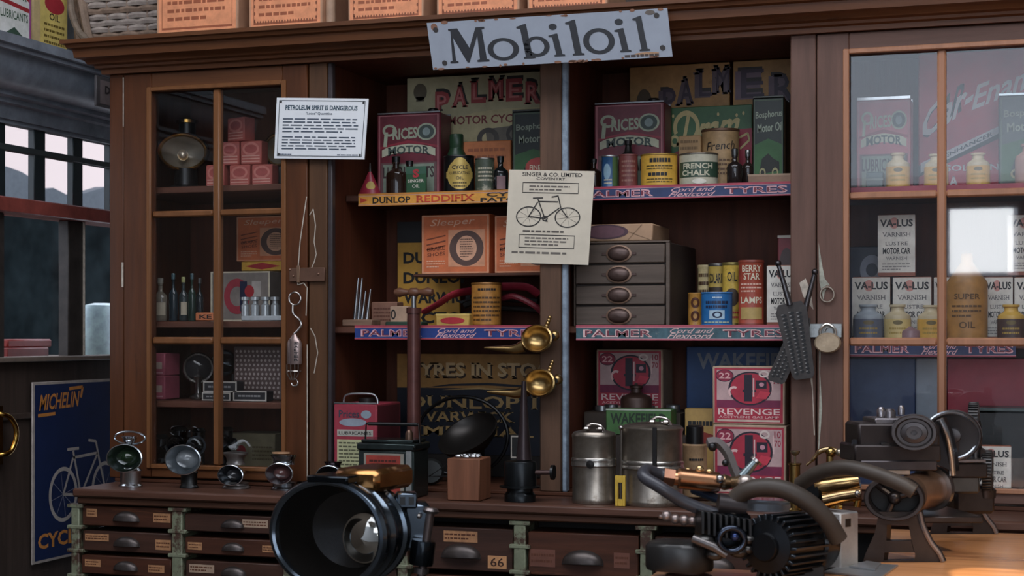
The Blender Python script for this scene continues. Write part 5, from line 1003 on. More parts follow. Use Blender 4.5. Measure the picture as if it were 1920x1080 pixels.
q = MB(); q.lathe([(0, 0), (.012, 0), (.012, .004), (0, .006)], ironm, (cx+r*.05, -.15-r*.8*.98, z0+.115), 12, (0, -1, 0)); q.build('keyhole_cover', l)
l, cx, r, z0, z1 = canister('canister', 'stained silver lidded canister, the larger of two, behind the copper cylinder', 1166, 797, 1281, 950, -.15, 868, .3)
q = MB(); q.box(cx+r*.20, cx+r*.34, -.15-r*.86, -.15-r*.80, z0+.07, z1-.002, ironm, .002); q.build('strap', l)
ye = thing('yellow_tool', 'small yellow bracket on a thin rod standing between the canisters', 'tool', (X(1162, -.21), -.21, CT))
q = MB(); xa, xb_ = X(1153, -.22), X(1172, -.22); za, zb_ = CT, Z(1162, 892, -.22); w_ = (xb_-xa)
for bb in ((xa, xa+w_*.28, za, zb_), (xb_-w_*.28, xb_, za, zb_), (xa+w_*.28, xb_-w_*.28, za, za+.02), (xa+w_*.28, xb_-w_*.28, zb_-.02, zb_)): q.box(bb[0], bb[1], -.22, -.208, bb[2], bb[3], M('#d0a81c', .4), .0008)
q.build('frame', ye); q = MB(); q.tube([(xa+w_*.5, -.212, za+.012), (xa+w_*.55, -.212, Z(1163, 803, -.22))], .004, M('#6a625a', .3, .8), 8); q.sph((xa+w_*.55, -.212, Z(1163, 802, -.22)), .008, chrome, n=10); q.build('rod', ye)
# ================================================================= cycle lamps on the counter
chr2 = M('#c6cace', .16, 1, .08, 14); chrD = M('#8a8f94', .16, 1, .15, 14)
def front_lamp(px, py, rx, ry, Y, label, body, ring=False, chim=None, base=(20, 12), turn=.15, lens='#1a1f1c', bulge=True, dark_base=False):
    c = at(px, py, Y); t = (CY+Y)/ray(px, py).y; Rx, Ry = rx/FPX*t, ry/FPX*t; n_ = Vector((turn, -1, 0))
    l = thing('cycle_lamp', label, 'lamp', (c.x, Y, CT))
    q = MB(); q.lathe([(0, -.07), (.5, -.07), (.62, -.05), (.7, -.035), (.95, -.008), (1, 0), (.99, .006), (.93, .007), (.9, .002), (.72, -.02), (.6, -.03)], chr2, (0, 0, 0), 32, (0, 0, 1))
    # unit profile -> ellipse in place
    ez = n_.normalized(); ex = Vector((0, 0, 1)).cross(ez).normalized(); ey = ez.cross(ex)
    q.v = [c+ex*(p.x*Rx)+ey*(p.y*Ry)+ez*p.z for p in q.v]; q.build('reflector', l)
    q = MB(); q.lathe([(.62, -.028), (.5, -.016 if bulge else -.028), (.25, -.006 if bulge else -.028), (0, -.002 if bulge else -.028)], M(lens, .04, 0, .1), (0, 0, 0), 28, (0, 0, 1)); q.v = [c+ex*(p.x*Rx)+ey*(p.y*Ry)+ez*p.z for p in q.v]; q.build('lens', l)
    bx_, h = base; bw = bx_/FPX*t; bm = black if dark_base else body
    q = MB(); zb = c.z-Ry*.7; H = zb-CT
    q.lathe([(0, 0), (bw*1.0, 0), (bw*1.0, .005), (bw*.86, .010), (bw*.86, H*.75), (bw*.95, H*.85), (bw*.7, H), (0, H)], bm, (c.x, Y+.035, CT), 24, None, 1, .75); q.build('base', l)
    if chim:
        a, b_, h0, h1 = chim; q = MB(); za, zb_ = Z(px, h0, Y), Z(px, h1, Y); a = a/FPX*t; b_ = b_/FPX*t
        q.lathe([(0, 0), (a, 0), (a*.9, (zb_-za)*.2), (a*.95, (zb_-za)*.55), (b_, (zb_-za)*.8), (b_, (zb_-za)*.95), (b_*.6, zb_-za), (0, zb_-za)], body, (c.x, Y+.03, za), 24, None, 1, .75); q.build('chimney', l)
    if ring:
        q = MB(); zc = Z(px, 822, Y); q.tube([(c.x+33/FPX*t*math.cos(a), Y+.03, zc+12/FPX*t*math.sin(a)) for a in [2*pi*i/28 for i in range(28)]], .0035, chr2, 8, True); q.lathe([(.012, 0), (.02, .01), (.022, .02), (.03, .026), (0, .03)], chr2, (c.x, Y+.03, Z(px, 834, Y)), 18); q.build('handle', l)
    return l
front_lamp(234, 859, 35, 27, -.185, 'chrome cycle lamp with a loop handle, leftmost on the counter', chr2, True, None, (24, 12), .25, '#182a18')
front_lamp(344, 862, 37, 29, -.16, 'chrome lamp with a large bulging lens on a black base on the counter', chrD, False, None, (19, 12), .1, '#70767a', dark_base=True)
front_lamp(433, 891, 26, 20, -.12, 'small grey lamp with a square flared chimney on the counter', M('#807a76', .3, .8, .2, 20), False, (19, 24, 872, 848), (28, 8), .1, '#26282c')
front_lamp(524, 888, 27, 21, -.12, 'small round lamp with an orange ringed cap by the left door corner', chrD, False, (23, 25, 872, 853), (27, 8), .2, '#5a3a38')
front_lamp(617, 894, 26, 22, -.13, 'dark brass-rimmed lamp half hidden behind the big headlamp', M('#3a3236', .25, .9), False, (16, 18, 878, 866), (24, 8), .2, '#1c1a18')
q = MB(); x = X(527, -.09); q.lathe([(0, 0), (.03, 0), (.03, .004), (0, .005)], M('#b0825c', .5), (x, -.09, Z(527, 852, -.12)+.0006), 20, None, 1, .75); tag(q.build('cork_disc'), 'thin tan disc on top of the small round lamp', 'disc')
# ================================================================= benches
bw = wood('#c0824c', .2, 'x', .3, '#8a5630', .35, 7, .12)
xr0 = onz(1660, 1000, .88).x
wbh = thing('workbench', 'polished orange brown wooden bench under the treadle machine, catching the sun', 'bench', (xr0+.5, -1.2, 0))
q = MB(); q.box(xr0, 1.0, -2.3, -.29, .84, .88, bw, .006); q.build('top', wbh)
q = MB(); q.box(xr0+.05, .95, -2.2, -.36, .74, .839, dm, .004); q.build('apron', wbh)
for x in (xr0+.1, .9):
    for y in (-2.15, -.42): q = MB(); q.box(x-.04, x+.04, y-.04, y+.04, 0.001, .739, dm, .004); q.build('leg', wbh)
xl0 = onz(1240, 1064, .88).x
stb = thing('low_table', 'worn brown table under the hose-fitted engine', 'table', ((xl0+xr0)/2, -1.6, 0))
q = MB(); q.box(xl0, xr0-.004, -2.1, -1.14, .85, .8792, bw, .005); q.build('top', stb)
for x in (xl0+.06, xr0-.08):
    for y in (-2.0, -1.22): q = MB(); q.box(x-.03, x+.03, y-.03, y+.03, 0.001, .849, dm, .004); q.build('leg', stb)
# ================================================================= headlamp in the foreground
T0 = 3.6
c = pt(612, 1003, T0); d = ray(612, 1003); d.z = 0; d.normalize(); rv = Vector((CS, SN, 0))
ang = math.radians(31); n_ = (-d*math.cos(ang)-rv*math.sin(ang)).normalized()
hl = thing('headlamp', 'large black and chrome acetylene headlamp in front of the drawers, facing left', 'headlamp', (c.x, c.y, .001))
gun = M('#5c6670', .15, .95, .2, 10); gunD = M('#23282d', .2, .9, .2, 10)
S_ = 1.0; k = 104/FPX*T0
q = MB(); q.lathe([(0, -1.55*k), (.55*k, -1.5*k), (.84*k, -1.35*k), (.90*k, -1.0*k), (.97*k, -.96*k), (1.0*k, -.92*k), (1.0*k, -.80*k), (.95*k, -.76*k), (.95*k, -.55*k), (1.0*k, -.50*k), (1.02*k, -.46*k), (1.02*k, -.36*k), (.97*k, -.30*k), (.96*k, -.25*k)], gun, c, 56, n_, 1.22, 1); q.build('body', hl)
q = MB(); q.lathe([(.96*k, -.25*k), (.99*k, -.16*k), (1.03*k, -.10*k), (1.03*k, -.02*k), (.99*k, .04*k), (.94*k, .05*k), (.90*k, .02*k), (.88*k, -.06*k)], gun, c, 56, n_, 1.22, 1); q.build('rim', hl)
q = MB(); q.lathe([(.88*k, -.06*k), (.86*k, -.5*k), (.7*k, -.85*k), (.3*k, -1.0*k), (0, -1.02*k)], M('#191715', .25, .3, .2, 6), c, 48, n_, 1.22, 1); q.build('interior', hl)
q = MB(); cm = c-n_*(.55*k)+n_.cross(Vector((0, 0, 1)))*(-.0*k)+rv*(.40*k)-Vector((0, 0, .12*k)); nm = (n_+Vector((0, 0, .05))).normalized()
q.lathe([(.44*k, -.12*k), (.48*k, -.02*k), (.46*k, .02*k), (.43*k, .02*k), (.33*k, .08*k), (.18*k, .12*k), (0, .135*k)], M('#b9b6ac', .05, 1, .05, 6), cm, 36, nm, 1, 1.0); q.build('mirror', hl)
q = MB(); q.lathe([(.89*k, 0), (.5*k, .004), (0, .006)], glassmat(1.35), c-n_*.0, 40, n_, 1.22, 1); q.build('glass', hl)
up = Vector((0, 0, 1)); side = up.cross(n_).normalized()       # side: toward image right/back
if side.dot(rv) < 0: side = -side
q = MB(); cb = c-n_*(1.0*k)+up*(.97*k)+side*.02                          # brass hood on top
def obb(q, c, hx, hy, hz, ex, ey, ez, m, ch=.003):
    t_ = MB(); t_.box(-hx, hx, -hy, hy, -hz, hz, m, ch); q.add([c+ex*p.x+ey*p.y+ez*p.z for p in t_.v], t_.f, m)
br2 = M('#a8743c', .2, .95, .2, 14)
obb(q, cb+side*.03, .060, .085, .026, side, -n_, up, br2, .014); q.build('hood', hl)
q = MB(); obb(q, c+up*(1.0*k)-n_*(.30*k)+side*.005, .055, .045, .009, side, -n_, up, gunD, .006); q.build('hood_cap', hl)
q = MB(); cv = pt(762, 937, T0+.06); obb(q, cv, .024, .024, .018, rv, d, up, gun, .004)
for s_ in (-1, 1): obb(q, cv-d*.0245+rv*(.010*s_), .006, .001, .009, rv, d, up, black, .0005)
q.build('vent', hl)
q = MB(); ca = pt(780, 985, T0+.08); obb(q, ca, .030, .03, .055, rv, d, up, gun, .008); q.sph(pt(786, 968, T0+.03), .006, chrome, n=10); q.build('bracket', hl)
q = MB(); cb_ = pt(792, 1036, T0+.02); q.lathe([(0, -.028), (.026, -.028), (.028, -.022), (.028, .022), (.026, .028), (0, .028)], gunD, cb_, 24, up*1.0+rv*.12); q.build('clamp', hl)
q = MB(); a, b_ = pt(807, 962, T0+.02), pt(786, 1110, T0+.02); q.tube([a, b_], .010, M('#5f5350', .3, .7), 12); q.lathe([(0, 0), (.016, 0), (.019, .006), (.014, .012), (0, .014)], M('#6a6260', .3, .8), a, 16, a-b_); q.lathe([(0, -.006), (.017, -.006), (.017, .006), (0, .006)], M('#6a6260', .3, .8), pt(790, 1070, T0+.02), 16, a-b_); q.build('bolt', hl)
q = MB(); cf = c-n_*(.8*k); q.lathe([(0, 0), (.16, 0), (.16, .02), (.05, .05), (.03, .10), (.03, cf.z-.98*k), (.05, cf.z-.9*k), (0, cf.z-.9*k)], gunD, (cf.x, cf.y, .001), 24); q.build('stand', hl)
# ================================================================= hose engine
rub = M('#40372f', .5, 0, .15, 20, spec=.4); cop = M('#cf9468', .28, 1, .2, 10, 0, '#7a4a30', .2); grey = M('#87898a', .4, .6, .2, 20)
en = thing('engine', 'small black finned engine with copper cylinder and thick rubber hoses', 'engine', tuple(onz(1440, 1084, .88)))
TE = 3.40
def hose(name, pts, r, m=rub):
    q = MB(); q.tube(smooth([pt(*p) for p in pts], 8), r, m, 16); return q.build(name, en)
hose('hose', [(1372, 962, TE), (1380, 935, TE), (1412, 916, TE-.02), (1462, 916, TE-.04), (1510, 938, TE-.05), (1548, 972, TE-.05), (1573, 1012, TE-.04)], .0195)
hose('hose', [(1500, 908, TE+.20), (1535, 886, TE+.15), (1585, 876, TE+.1), (1640, 888, TE+.06), (1690, 908, TE+.03), (1714, 922, TE+.02)], .0165)
hose('hose', [(1352, 968, TE), (1318, 956, TE), (1280, 940, TE), (1240, 915, TE), (1208, 894, TE+.02), (1212, 882, TE+.05), (1235, 889, TE+.07), (1252, 892, TE+.07)], .0135, M('#3c3c42', .35, .1, .15, 20))
q = MB(); a, b_ = pt(1244, 893, TE+.07), pt(1264, 896, TE+.07); q.tube([a, b_], .021, M('#8a5f48', .3, .9), 6); a, b_ = pt(1264, 896, TE+.07), pt(1272, 897, TE+.07); q.tube([a, b_], .016, cop, 16)
pts_ = [pt(1270, 897, TE+.07), pt(1273, 897, TE+.07), pt(1346, 905, TE+.08), pt(1349, 905, TE+.08)]; q.tube(pts_, [.018, .0225, .0225, .018], cop, 28); q.build('copper_cylinder', en)
q = MB(); q.tube([pt(1348, 905, TE+.08), pt(1358, 904, TE+.08), pt(1372, 905, TE+.08), pt(1392, 907, TE+.07)], [.012, .018, .013, .020], M('#b0906a', .25, .95), 16); q.sph(pt(1350, 898, TE+.05), .010, chrome, n=12); q.sph(pt(1398, 905, TE+.05), .018, M('#c4b4a8', .3, .7), n=12)
for px, py in ((1290, 884), (1312, 880), (1330, 886)): q.sph(pt(px, py, TE+.08), .010, M('#c4a06a', .25, .9), n=10)
q.build('valve', en)
q = MB(); lp = smooth([pt(1326, 830, TE+.12), pt(1345, 830, TE+.12), pt(1364, 850, TE+.11), (pt(1376, 880, TE+.1)), pt(1384, 898, TE+.09)], 5); q.tube(lp, [.020]*len(lp), M('#8d8583', .4, .5, .15, 20), 4, flat=.55); q.sph(pt(1336, 838, TE+.09), .010, black, n=10); q.sph(pt(1360, 868, TE+.08), .008, black, n=10); q.build('lever', en)
q = MB(); q.tube([pt(1392, 894, TE+.07), pt(1416, 866, TE+.07)], [.012, .008], M('#7d8a8c', .3, .8), 10); q.lathe([(0, -.003), (.014, -.003), (.014, .003), (0, .003)], chrome, pt(1418, 864, TE+.07), 14, pt(1418, 864, TE+.07)-pt(1392, 894, TE+.07)); q.build('screw', en)
q = MB(); q.tube([pt(1300, 918, TE+.12), pt(1352, 938, TE+.06), pt(1372, 945, TE+.03)], .010, M('#4a5a78', .2, .9), 10); q.build('pipe', en)
# crankcase with upright fins
q = MB(); q.tube([pt(1346, 945, TE), pt(1398, 952, TE)], [.024, .022], M('#332c2c', .4, .4), 20); q.build('flange', en)
q = MB(); cc = pt(1355, 992, TE+.02); obb(q, cc, .052, .045, .042, rv, d, up, gunD, .012)
for i in range(9):
    f = pt(1312+11*i, 977+2*i, TE-.03); obb(q, f, .0032, .03, .024, rv, d, up, M('#2a2c2e', .35, .7), .001)
for px, py, r_ in ((1320, 1015, .018), (1385, 1035, .016), (1402, 1012, .014), (1400, 1030, .013), (1340, 1040, .016)): q.sph(pt(px, py, TE-.05), r_, M('#4a4846', .3, .8), 1.3, 1, .8, 12)
q.tube([pt(1300, 1010, TE-.05), pt(1340, 1026, TE-.07), pt(1362, 1040, TE-.07)], .010, M('#6a6462', .3, .8), 10); q.build('crankcase', en)
q = MB(); q.tube([pt(1372+24*math.cos(a), 1012+22*math.sin(a), TE-.075) for a in [2*pi*i/28 for i in range(28)]], .007, M('#3a404c', .15, 1), 10, True); q.sph(pt(1378, 1006, TE-.07), .010, M('#3a4a7a', .15, .8), n=12); q.build('port_ring', en)
q = MB()
for px, py, r_ in ((1250, 967, .012), (1266, 973, .011), (1283, 975, .012), (1298, 976, .010)): q.sph(pt(px, py, TE), r_, M('#a3928c', .35, .8), n=12)
q.tube([pt(1236, 968, TE), pt(1320, 985, TE)], .005, M('#8a7a74', .35, .8), 8); q.build('spark_plug', en)
q = MB(); cd_ = pt(1274, 1036, TE+.0); q.lathe([(0, -.036), (.070, -.036), (.073, -.030), (.073, .014), (.066, .022), (.05, .026), (0, .028)], M('#3a3938', .35, .7, .2, 20), cd_, 36, None, 1, .75); q.build('flywheel_drum', en)
q = MB(); z_ = cd_.z-.036; q.lathe([(0, 0), (.05, 0), (.05, .008), (.035, .012), (.035, z_-.8805), (0, z_-.8805)], M('#4a2f26', .5), (cd_.x+.02, cd_.y, .8802), 20, None, 1, .75); q.build('foot', en)
# finned motor
am = (pt(1530, 1014, TE+.08)-pt(1436, 1026, TE-.08)); p0 = pt(1436, 1026, TE-.08); az = am.normalized(); L_ = am.length
r0 = 54/FPX*TE
q = MB(); q.lathe([(0, -.01), (r0*.45, -.01), (r0*.5, -.004), (r0*.5, 0), (r0*.9, .004), (r0*.94, .012), (r0*.94, L_*.7), (r0*1.05, L_*.72), (r0*1.08, L_*.95), (r0*.9, L_*1.05), (0, L_*1.06)], M('#17191c', .25, .5, .15, 20), p0, 40, az)
ez = az; ex = up.cross(ez).normalized(); ey = ez.cross(ex)
for i in range(26):
    a = 2*pi*i/26; o_ = p0+ez*(L_*.36)+ex*(r0*.97*math.cos(a))+ey*(r0*.97*math.sin(a)); er = ex*math.cos(a)+ey*math.sin(a); et = ez.cross(er)
    obb(q, o_, .009, .0030, L_*.33, er, et, ez, M('#3c4248', .22, .8), .001)
q.build('motor', en)
q = MB(); zf = pt(1480, 1058, TE).z; obb(q, Vector((pt(1490, 1058, TE+.04).x, pt(1490, 1058, TE+.04).y, (zf+.8806)/2)), .05, .05, (zf-.8806)/2, rv, d, up, M('#1c1b1b', .4), .004); q.build('motor_foot', en)
# aluminium block
blc = thing('metal_block', 'grey machined metal block with a dark side face at the end of the engine', 'block', tuple(onz(1585, 1068, .88)))
a45 = math.radians(38); e1 = rv*math.cos(a45)+d*math.sin(a45); e2 = -rv*math.sin(a45)+d*math.cos(a45)
cbk = onz(1576, 1068, .88); hb = pt(1575, 963, (cbk-Vector((0, -CY, CZ))).dot(Vector((-SN, CS, 0)))).z-.88
q = MB(); obb(q, cbk+e1*.034+e2*.045+up*(hb/2+.0006), .034, .045, hb/2, e1, e2, up, M('#a5a2a0', .45, .4, .2, 16), .003); q.build('body', blc)
q = MB(); t_ = cbk+e1*.028+e2*.045+up*(hb+.001); obb(q, t_, .012, .02, .0004, e1, e2, up, black, .0001); obb(q, cbk+e1*.028-e2*.0004+up*(hb*.82), .010, .0004, .009, e1, e2, up, black, .0001); q.build('slot', blc)
# steel plates on the bench
pl = MB()
g_ = 'loose steel plates on the bench edge'
for k_, (pxs_, z_) in enumerate((([(1545, 1074), (1600, 1056), (1684, 1062), (1650, 1086)], .8805), ([(1592, 1064), (1625, 1054), (1652, 1058), (1640, 1070)], .8845))):
    v_ = [onz(px, py, z_) for px, py in pxs_]; pl = MB(); pl.add(v_+[p+Vector((0, 0, .0035)) for p in v_], [[3, 2, 1, 0], [4, 5, 6, 7]]+[[i, (i+1) % 4, 4+(i+1) % 4, 4+i] for i in range(4)], M('#a5a8ac', .3, .7, .15, 20))
    tag(pl.build('steel_plate'), ['wide steel plate lying on the bench in front of the grey block', 'small steel plate lying on the wide plate by the grey block'][k_], 'plate')
# ================================================================= treadle machine with pulleys
iron = M('#332c2b', .3, .6, .3, 16); ironL = M('#8d878a', .26, .9, .2, 14); steelL = M('#8d9299', .22, .95, .15, 12)
la = thing('hand_lathe', 'old cast iron machine with pulleys and curved open feet on the sunny bench', 'machine', tuple(onz(1740, 1030, .88)))
bz = .8806
TF = 3.63; TB = 4.16
def plate(q, poly, T, th, m):
    """outline in photo pixels at forward distance T, real thickness th going away from the viewer"""
    P0 = [pt(px, py, T) for px, py in poly]; n = len(poly); dv = Vector((.25, 1, 0)).normalized()*th
    q.add(P0+[p+dv for p in P0], [list(range(n)), [n+i for i in range(n)][::-1]]+[[i, n+i, n+(i+1) % n, (i+1) % n] for i in range(n)], m)
def foot(T, ox, oy, s):
    f = lambda L: [(ox+(x-1690)*s, oy+(y-1054)*s) for x, y in L]; q = MB()
    plate(q, f([(1618, 1054), (1622, 1040), (1640, 1000), (1648, 960), (1664, 960), (1662, 1010), (1656, 1054)]), T, .03, iron)
    plate(q, f([(1700, 960), (1722, 958), (1728, 985), (1742, 1015), (1758, 1035), (1767, 1054), (1714, 1054), (1716, 1040), (1708, 1010)]), T, .03, iron)
    plate(q, f([(1662, 960), (1702, 960), (1704, 984), (1662, 984)]), T, .03, iron); plate(q, f([(1660, 1014), (1708, 1014), (1714, 1036), (1657, 1036)]), T, .03, iron); plate(q, f([(1656, 1051), (1716, 1051), (1716, 1054), (1656, 1054)]), T, .03, iron)
    e_ = smooth([pt(*p, T-.002) for p in f([(1724, 960), (1730, 985), (1744, 1015), (1760, 1036), (1768, 1053)])], 5); q.tube(e_, .006, ironL, 8)  # pale tube paints a highlight down the edge of the foot
    return q.build('foot', la)
tf = lambda py: (bz-CZ)/((HOR-py)/FPX)
foot(tf(1054), 1690, 1054, 1.0); foot(tf(1001), 1803, 1001, .84)
q = MB(); cr = pt(1677, 934, TF); ra = (-d*.93+rv*-.36).normalized(); rr_ = 46/FPX*TF       # big ring
q.lathe([(.80*rr_, -.03), (.98*rr_, -.03), (1.0*rr_, -.02), (1.0*rr_, .012), (.95*rr_, .02), (.84*rr_, .02), (.80*rr_, .012), (.80*rr_, -.03)], iron, cr, 48, ra, 1.22, .92)
ex = up.cross(ra).normalized()
for a in (.35, 2.4, 4.4): q.tube([cr-ra*.01, cr-ra*.01+ex*(rr_*.95*math.cos(a))+up*(rr_*.75*math.sin(a))], .007, iron, 8)
q.sph(cr-ra*.008, .016, iron, n=14); q.lathe([(.82*rr_, -.028), (.80*rr_, -.05), (0, -.052)], M('#1c1918', .5, .3), cr, 40, ra, 1.22, .92); q.build('ring_wheel', la)
q = MB(); a, b_ = pt(1706, 926, TF+.05), pt(1744, 916, TF+.14); q.tube([a, a.lerp(b_, .1), a.lerp(b_, .9), b_], [.042, .044, .044, .042], M('#8a6a54', .3, .7, .25, 12), 32); q.tube([b_, b_+(b_-a)*.16], [.053, .053], steelL, 36); q.tube([b_+(b_-a)*.16, b_+(b_-a)*.26], [.048, .048], M('#8a6a54', .3, .7), 36); q.build('sleeve', la)
q = MB(); pts_ = smooth([pt(1762, 786, TF+.1), pt(1774, 812, TF+.1), pt(1782, 850, TF+.11), pt(1786, 890, TF+.12)], 6)
plate(q, [(1700, 880), (1716, 862), (1730, 830), (1748, 800), (1762, 784), (1774, 810), (1784, 850), (1787, 885), (1770, 876), (1745, 868), (1720, 878)], TF+.11, .05, M('#34353a', .25, .8, .2, 14)); q.tube(pts_, .009, steelL, 10); q.build('column', la)  # pale tube paints the highlight along the column edge
q = MB(); obb(q, pt(1672, 818, TF+.12), .095, .05, .034, rv, d, up, iron, .006); obb(q, pt(1668, 847, TF+.11), .100, .055, .020, rv, d, up, iron, .004); obb(q, pt(1672, 870, TF+.10), .088, .05, .012, rv, d, up, M('#4a4446', .3, .7), .003)
obb(q, pt(1678, 789, TF+.12), .062, .045, .009, rv, d, up, ironL, .003); obb(q, pt(1650, 884, TF+.08), .06, .03, .006, rv, d, up, M('#b09a8a', .3, .7), .002)  # top plate in paler iron, standing for light on it
obb(q, pt(1660, 836, TF+.06), .010, .003, .007, rv, d, up, black, .0005); q.build('headstock', la)
q = MB()
for px, py, r_ in ((1652, 773, .010), (1668, 776, .014), (1690, 770, .008), (1622, 806, .011), (1640, 802, .009), (1612, 812, .012)): q.lathe([(0, -.010), (r_, -.010), (r_, .006), (r_*.6, .012), (0, .012)], ironL, pt(px, py, TF+.10), 12)
q.build('bolt', la)
q = MB(); plate(q, [(1597, 824), (1606, 824), (1614, 838), (1614, 866), (1604, 872), (1595, 860)], TF+.08, .05, M('#2a2a2e', .3, .6)); q.build('end_plate', la)
def disc(name, px, py, T, rp, prof, m, axis, sx=1.25, sy=1.0, parent=la):
    q = MB(); R = rp/FPX*T; q.lathe([(a*R, b) for a, b in prof], m, pt(px, py, T), 44, axis, sx, sy); return q
q = disc('', 1714, 811, TF+.02, 34, [(0, -.03), (.96, -.03), (1, -.022), (1, .006), (.95, .014), (.82, .014), (.74, .004), (.60, .004), (.56, .010), (.36, .012), (.34, .006), (.14, .006), (.13, -.01), (0, -.01)], M('#4d4848', .3, .75, .15, 14), ra); q.build('face_plate', la)
q = disc('', 1786, 817, TF+.22, 48, [(0, -.03), (.97, -.03), (1, -.025), (1, .0), (.97, .006), (.91, .006), (.89, -.004), (.3, -.006), (.28, .004), (.12, .006), (0, .006)], M('#3c3838', .3, .75, .15, 14), (-d*.9+rv*-.42).normalized(), 1.1)
q.tube([pt(1784+51*math.cos(a), 817+44*math.sin(a), TF+.21) for a in [2*pi*i/44 for i in range(44)]], .005, steelL, 8, True); q.build('flywheel', la)  # steel tube paints the highlight round the flywheel rim
def gear(px, py, T, rx, ry, teeth):
    q = MB(); ga = (-d*.35+rv*.95).normalized(); R = ry/FPX*T; g_ = pt(px, py, T)
    q.lathe([(0, -.012), (R*.93, -.012), (R*.93, .012), (R*.5, .012), (R*.45, .004), (0, .004)], M('#2c2a2a', .4, .6), g_, 40, ga); ez = ga; ex = up.cross(ez).normalized(); ey = ez.cross(ex)
    for i in range(teeth):
        a = 2*pi*i/teeth; er = ex*math.cos(a)+ey*math.sin(a); obb(q, g_+er*R*.96, R*.055, R*.045, .011, er, ez.cross(er), ez, M('#4a4848', .35, .7), .0006)
    q.build('gear_wheel', la)
gear(1826, 788, TF+.32, 12, 34, 34); gear(1852, 884, TF+.34, 14, 40, 38)
q = MB(); plate(q, [(1812, 800), (1832, 790), (1836, 820), (1832, 868), (1812, 868)], TF+.3, .03, M('#4a4c52', .22, .85)); e_ = [pt(1828, 800, TF+.298), pt(1828, 866, TF+.298)]; q.tube(e_, .006, steelL, 8); plate(q, [(1834, 838), (1850, 848), (1852, 860), (1838, 858)], TF+.32, .02, iron); q.build('rear_post', la)  # pale tube paints a highlight up the post
q = MB(); obb(q, pt(1806, 880, TF+.26), .044, .04, .018, rv, d, up, iron, .004); obb(q, pt(1804, 862, TF+.26), .042, .04, .004, rv, d, up, ironL, .001); obb(q, pt(1800, 905, TF+.26), .036, .035, .024, rv, d, up, M('#4a4a4a', .35, .7), .006); obb(q, pt(1794, 836, TF+.24), .022, .02, .030, rv, d, up, iron, .003); q.lathe([(0, -.02), (.024, -.02), (.026, .0), (.016, .008), (0, .012)], iron, pt(1848, 918, TF+.34), 16); obb(q, pt(1820, 935, TF+.35), .05, .03, .035, rv, d, up, iron, .008); q.build('tailstock', la)
q = MB(); obb(q, pt(1745, 962, TF+.22), .07, .14, .008, rv, d, up, iron, .003); q.build('bed', la)
# brass fittings behind the hoses
bf = thing('brass_tap', 'brass tap with a long curved lever behind the middle hose', 'tap', (X(1550, -.1), -.1, CT))
q = MB(); q.tube(smooth([at(1512, 872, -.1), at(1524, 862, -.1), at(1535, 848, -.1), at(1552, 842, -.1), at(1572, 846, -.1)], 5), [.004]*5+[.006]*5+[.008]*5+[.008]*6, M('#b0946a', .25, .95), 10); q.build('lever', bf)
q = MB(); xk = X(1556, -.1); q.lathe([(0, 0), (.03, 0), (.03, .006), (.014, .012), (.014, .05), (.022, .055), (.022, .075), (.012, .08), (.010, Z(1556, 850, -.1)-CT), (0, Z(1556, 850, -.1)-CT)], M('#a98a4a', .22, 1), (xk, -.1, CT), 18); q.sph(at(1558, 848, -.1), .016, M('#a98a4a', .22, 1), n=12); q.sph(at(1574, 848, -.11), .012, M('#bcae98', .25, .9), n=10); q.build('body', bf)
bp_ = thing('brass_plunger', 'small upright brass oiler pump with a knob beside the lower lamp carton', 'pump', (X(1490, -.2), -.2, CT))
q = MB(); xk = X(1490, -.2); h_ = Z(1490, 868, -.2)-CT; q.lathe([(0, 0), (.02, 0), (.02, .006), (.0155, .01), (.0155, h_-.006), (.019, h_-.004), (.019, h_), (0, h_)], M('#9c7d42', .25, 1, .2, 20), (xk, -.2, CT), 20); q.build('barrel', bp_)
q = MB(); q.lathe([(.003, 0), (.003, .02), (.010, .024), (.014, .030), (.014, .034), (0, .036)], M('#9c8d72', .3, .9), (xk+.001, -.2, CT+h_), 14); q.build('knob', bp_)
bt = thing('brass_fitting', 'bright brass tubes and elbows under the middle hose', 'fitting', (X(1570, -.2), -.2, CT))
brs = M('#b8925a', .18, 1, .2, 10)
q = MB(); q.tube([at(1530, 915, -.2), at(1545, 912, -.2), at(1590, 906, -.2), at(1612, 902, -.2)], [.02, .026, .026, .02], brs, 20); q.build('tube', bt)
q = MB(); q.tube([at(1545, 938, -.21), at(1580, 930, -.21), at(1615, 925, -.21)], [.022, .02, .018], M('#a8875c', .2, 1), 18); q.build('tube', bt)
q = MB(); q.tube(smooth([at(1560, 922, -.2), at(1556, 936, -.2), at(1558, 948, -.2), at(1580, 950, -.2)], 5), .011, M('#b0883c', .2, 1), 10); q.tube([at(1610, 930, -.2), at(1606, 950, -.2)], .011, M('#c09a4c', .2, 1), 10); q.lathe([(0, -.008), (.03, -.008), (.03, .008), (0, .008)], M('#3a4044', .2, .9), at(1522, 928, -.21), 16, (-.6, -1, .3)); q.sph(at(1608, 926, -.22), .012, chrome, n=10); q.build('elbow', bt)
q = MB(); a_ = onz(1560, 972, CT); q.lathe([(0, 0), (.05, 0), (.05, .006), (.012, .012), (.012, .04), (0, .04)], brs, (X(1570, -.2), -.2, CT), 18); q.v = [p+Vector((0, 0, .0006)) for p in q.v]; q.build('base', bt)
tr = MB()
for px, py, h in ((1330, 952, .012), (1356, 950, .016), (1448, 952, .014)): pass
q = MB(); q.lathe([(0, 0), (.06, 0), (.075, .008), (.078, .012), (.07, .012), (.055, .006), (0, .006)], steelL, (X(1322, -.18), -.18, CT), 30, None, 1, .7); tag(q.build('steel_dish'), 'shallow steel dish on the counter behind the left hose', 'dish')
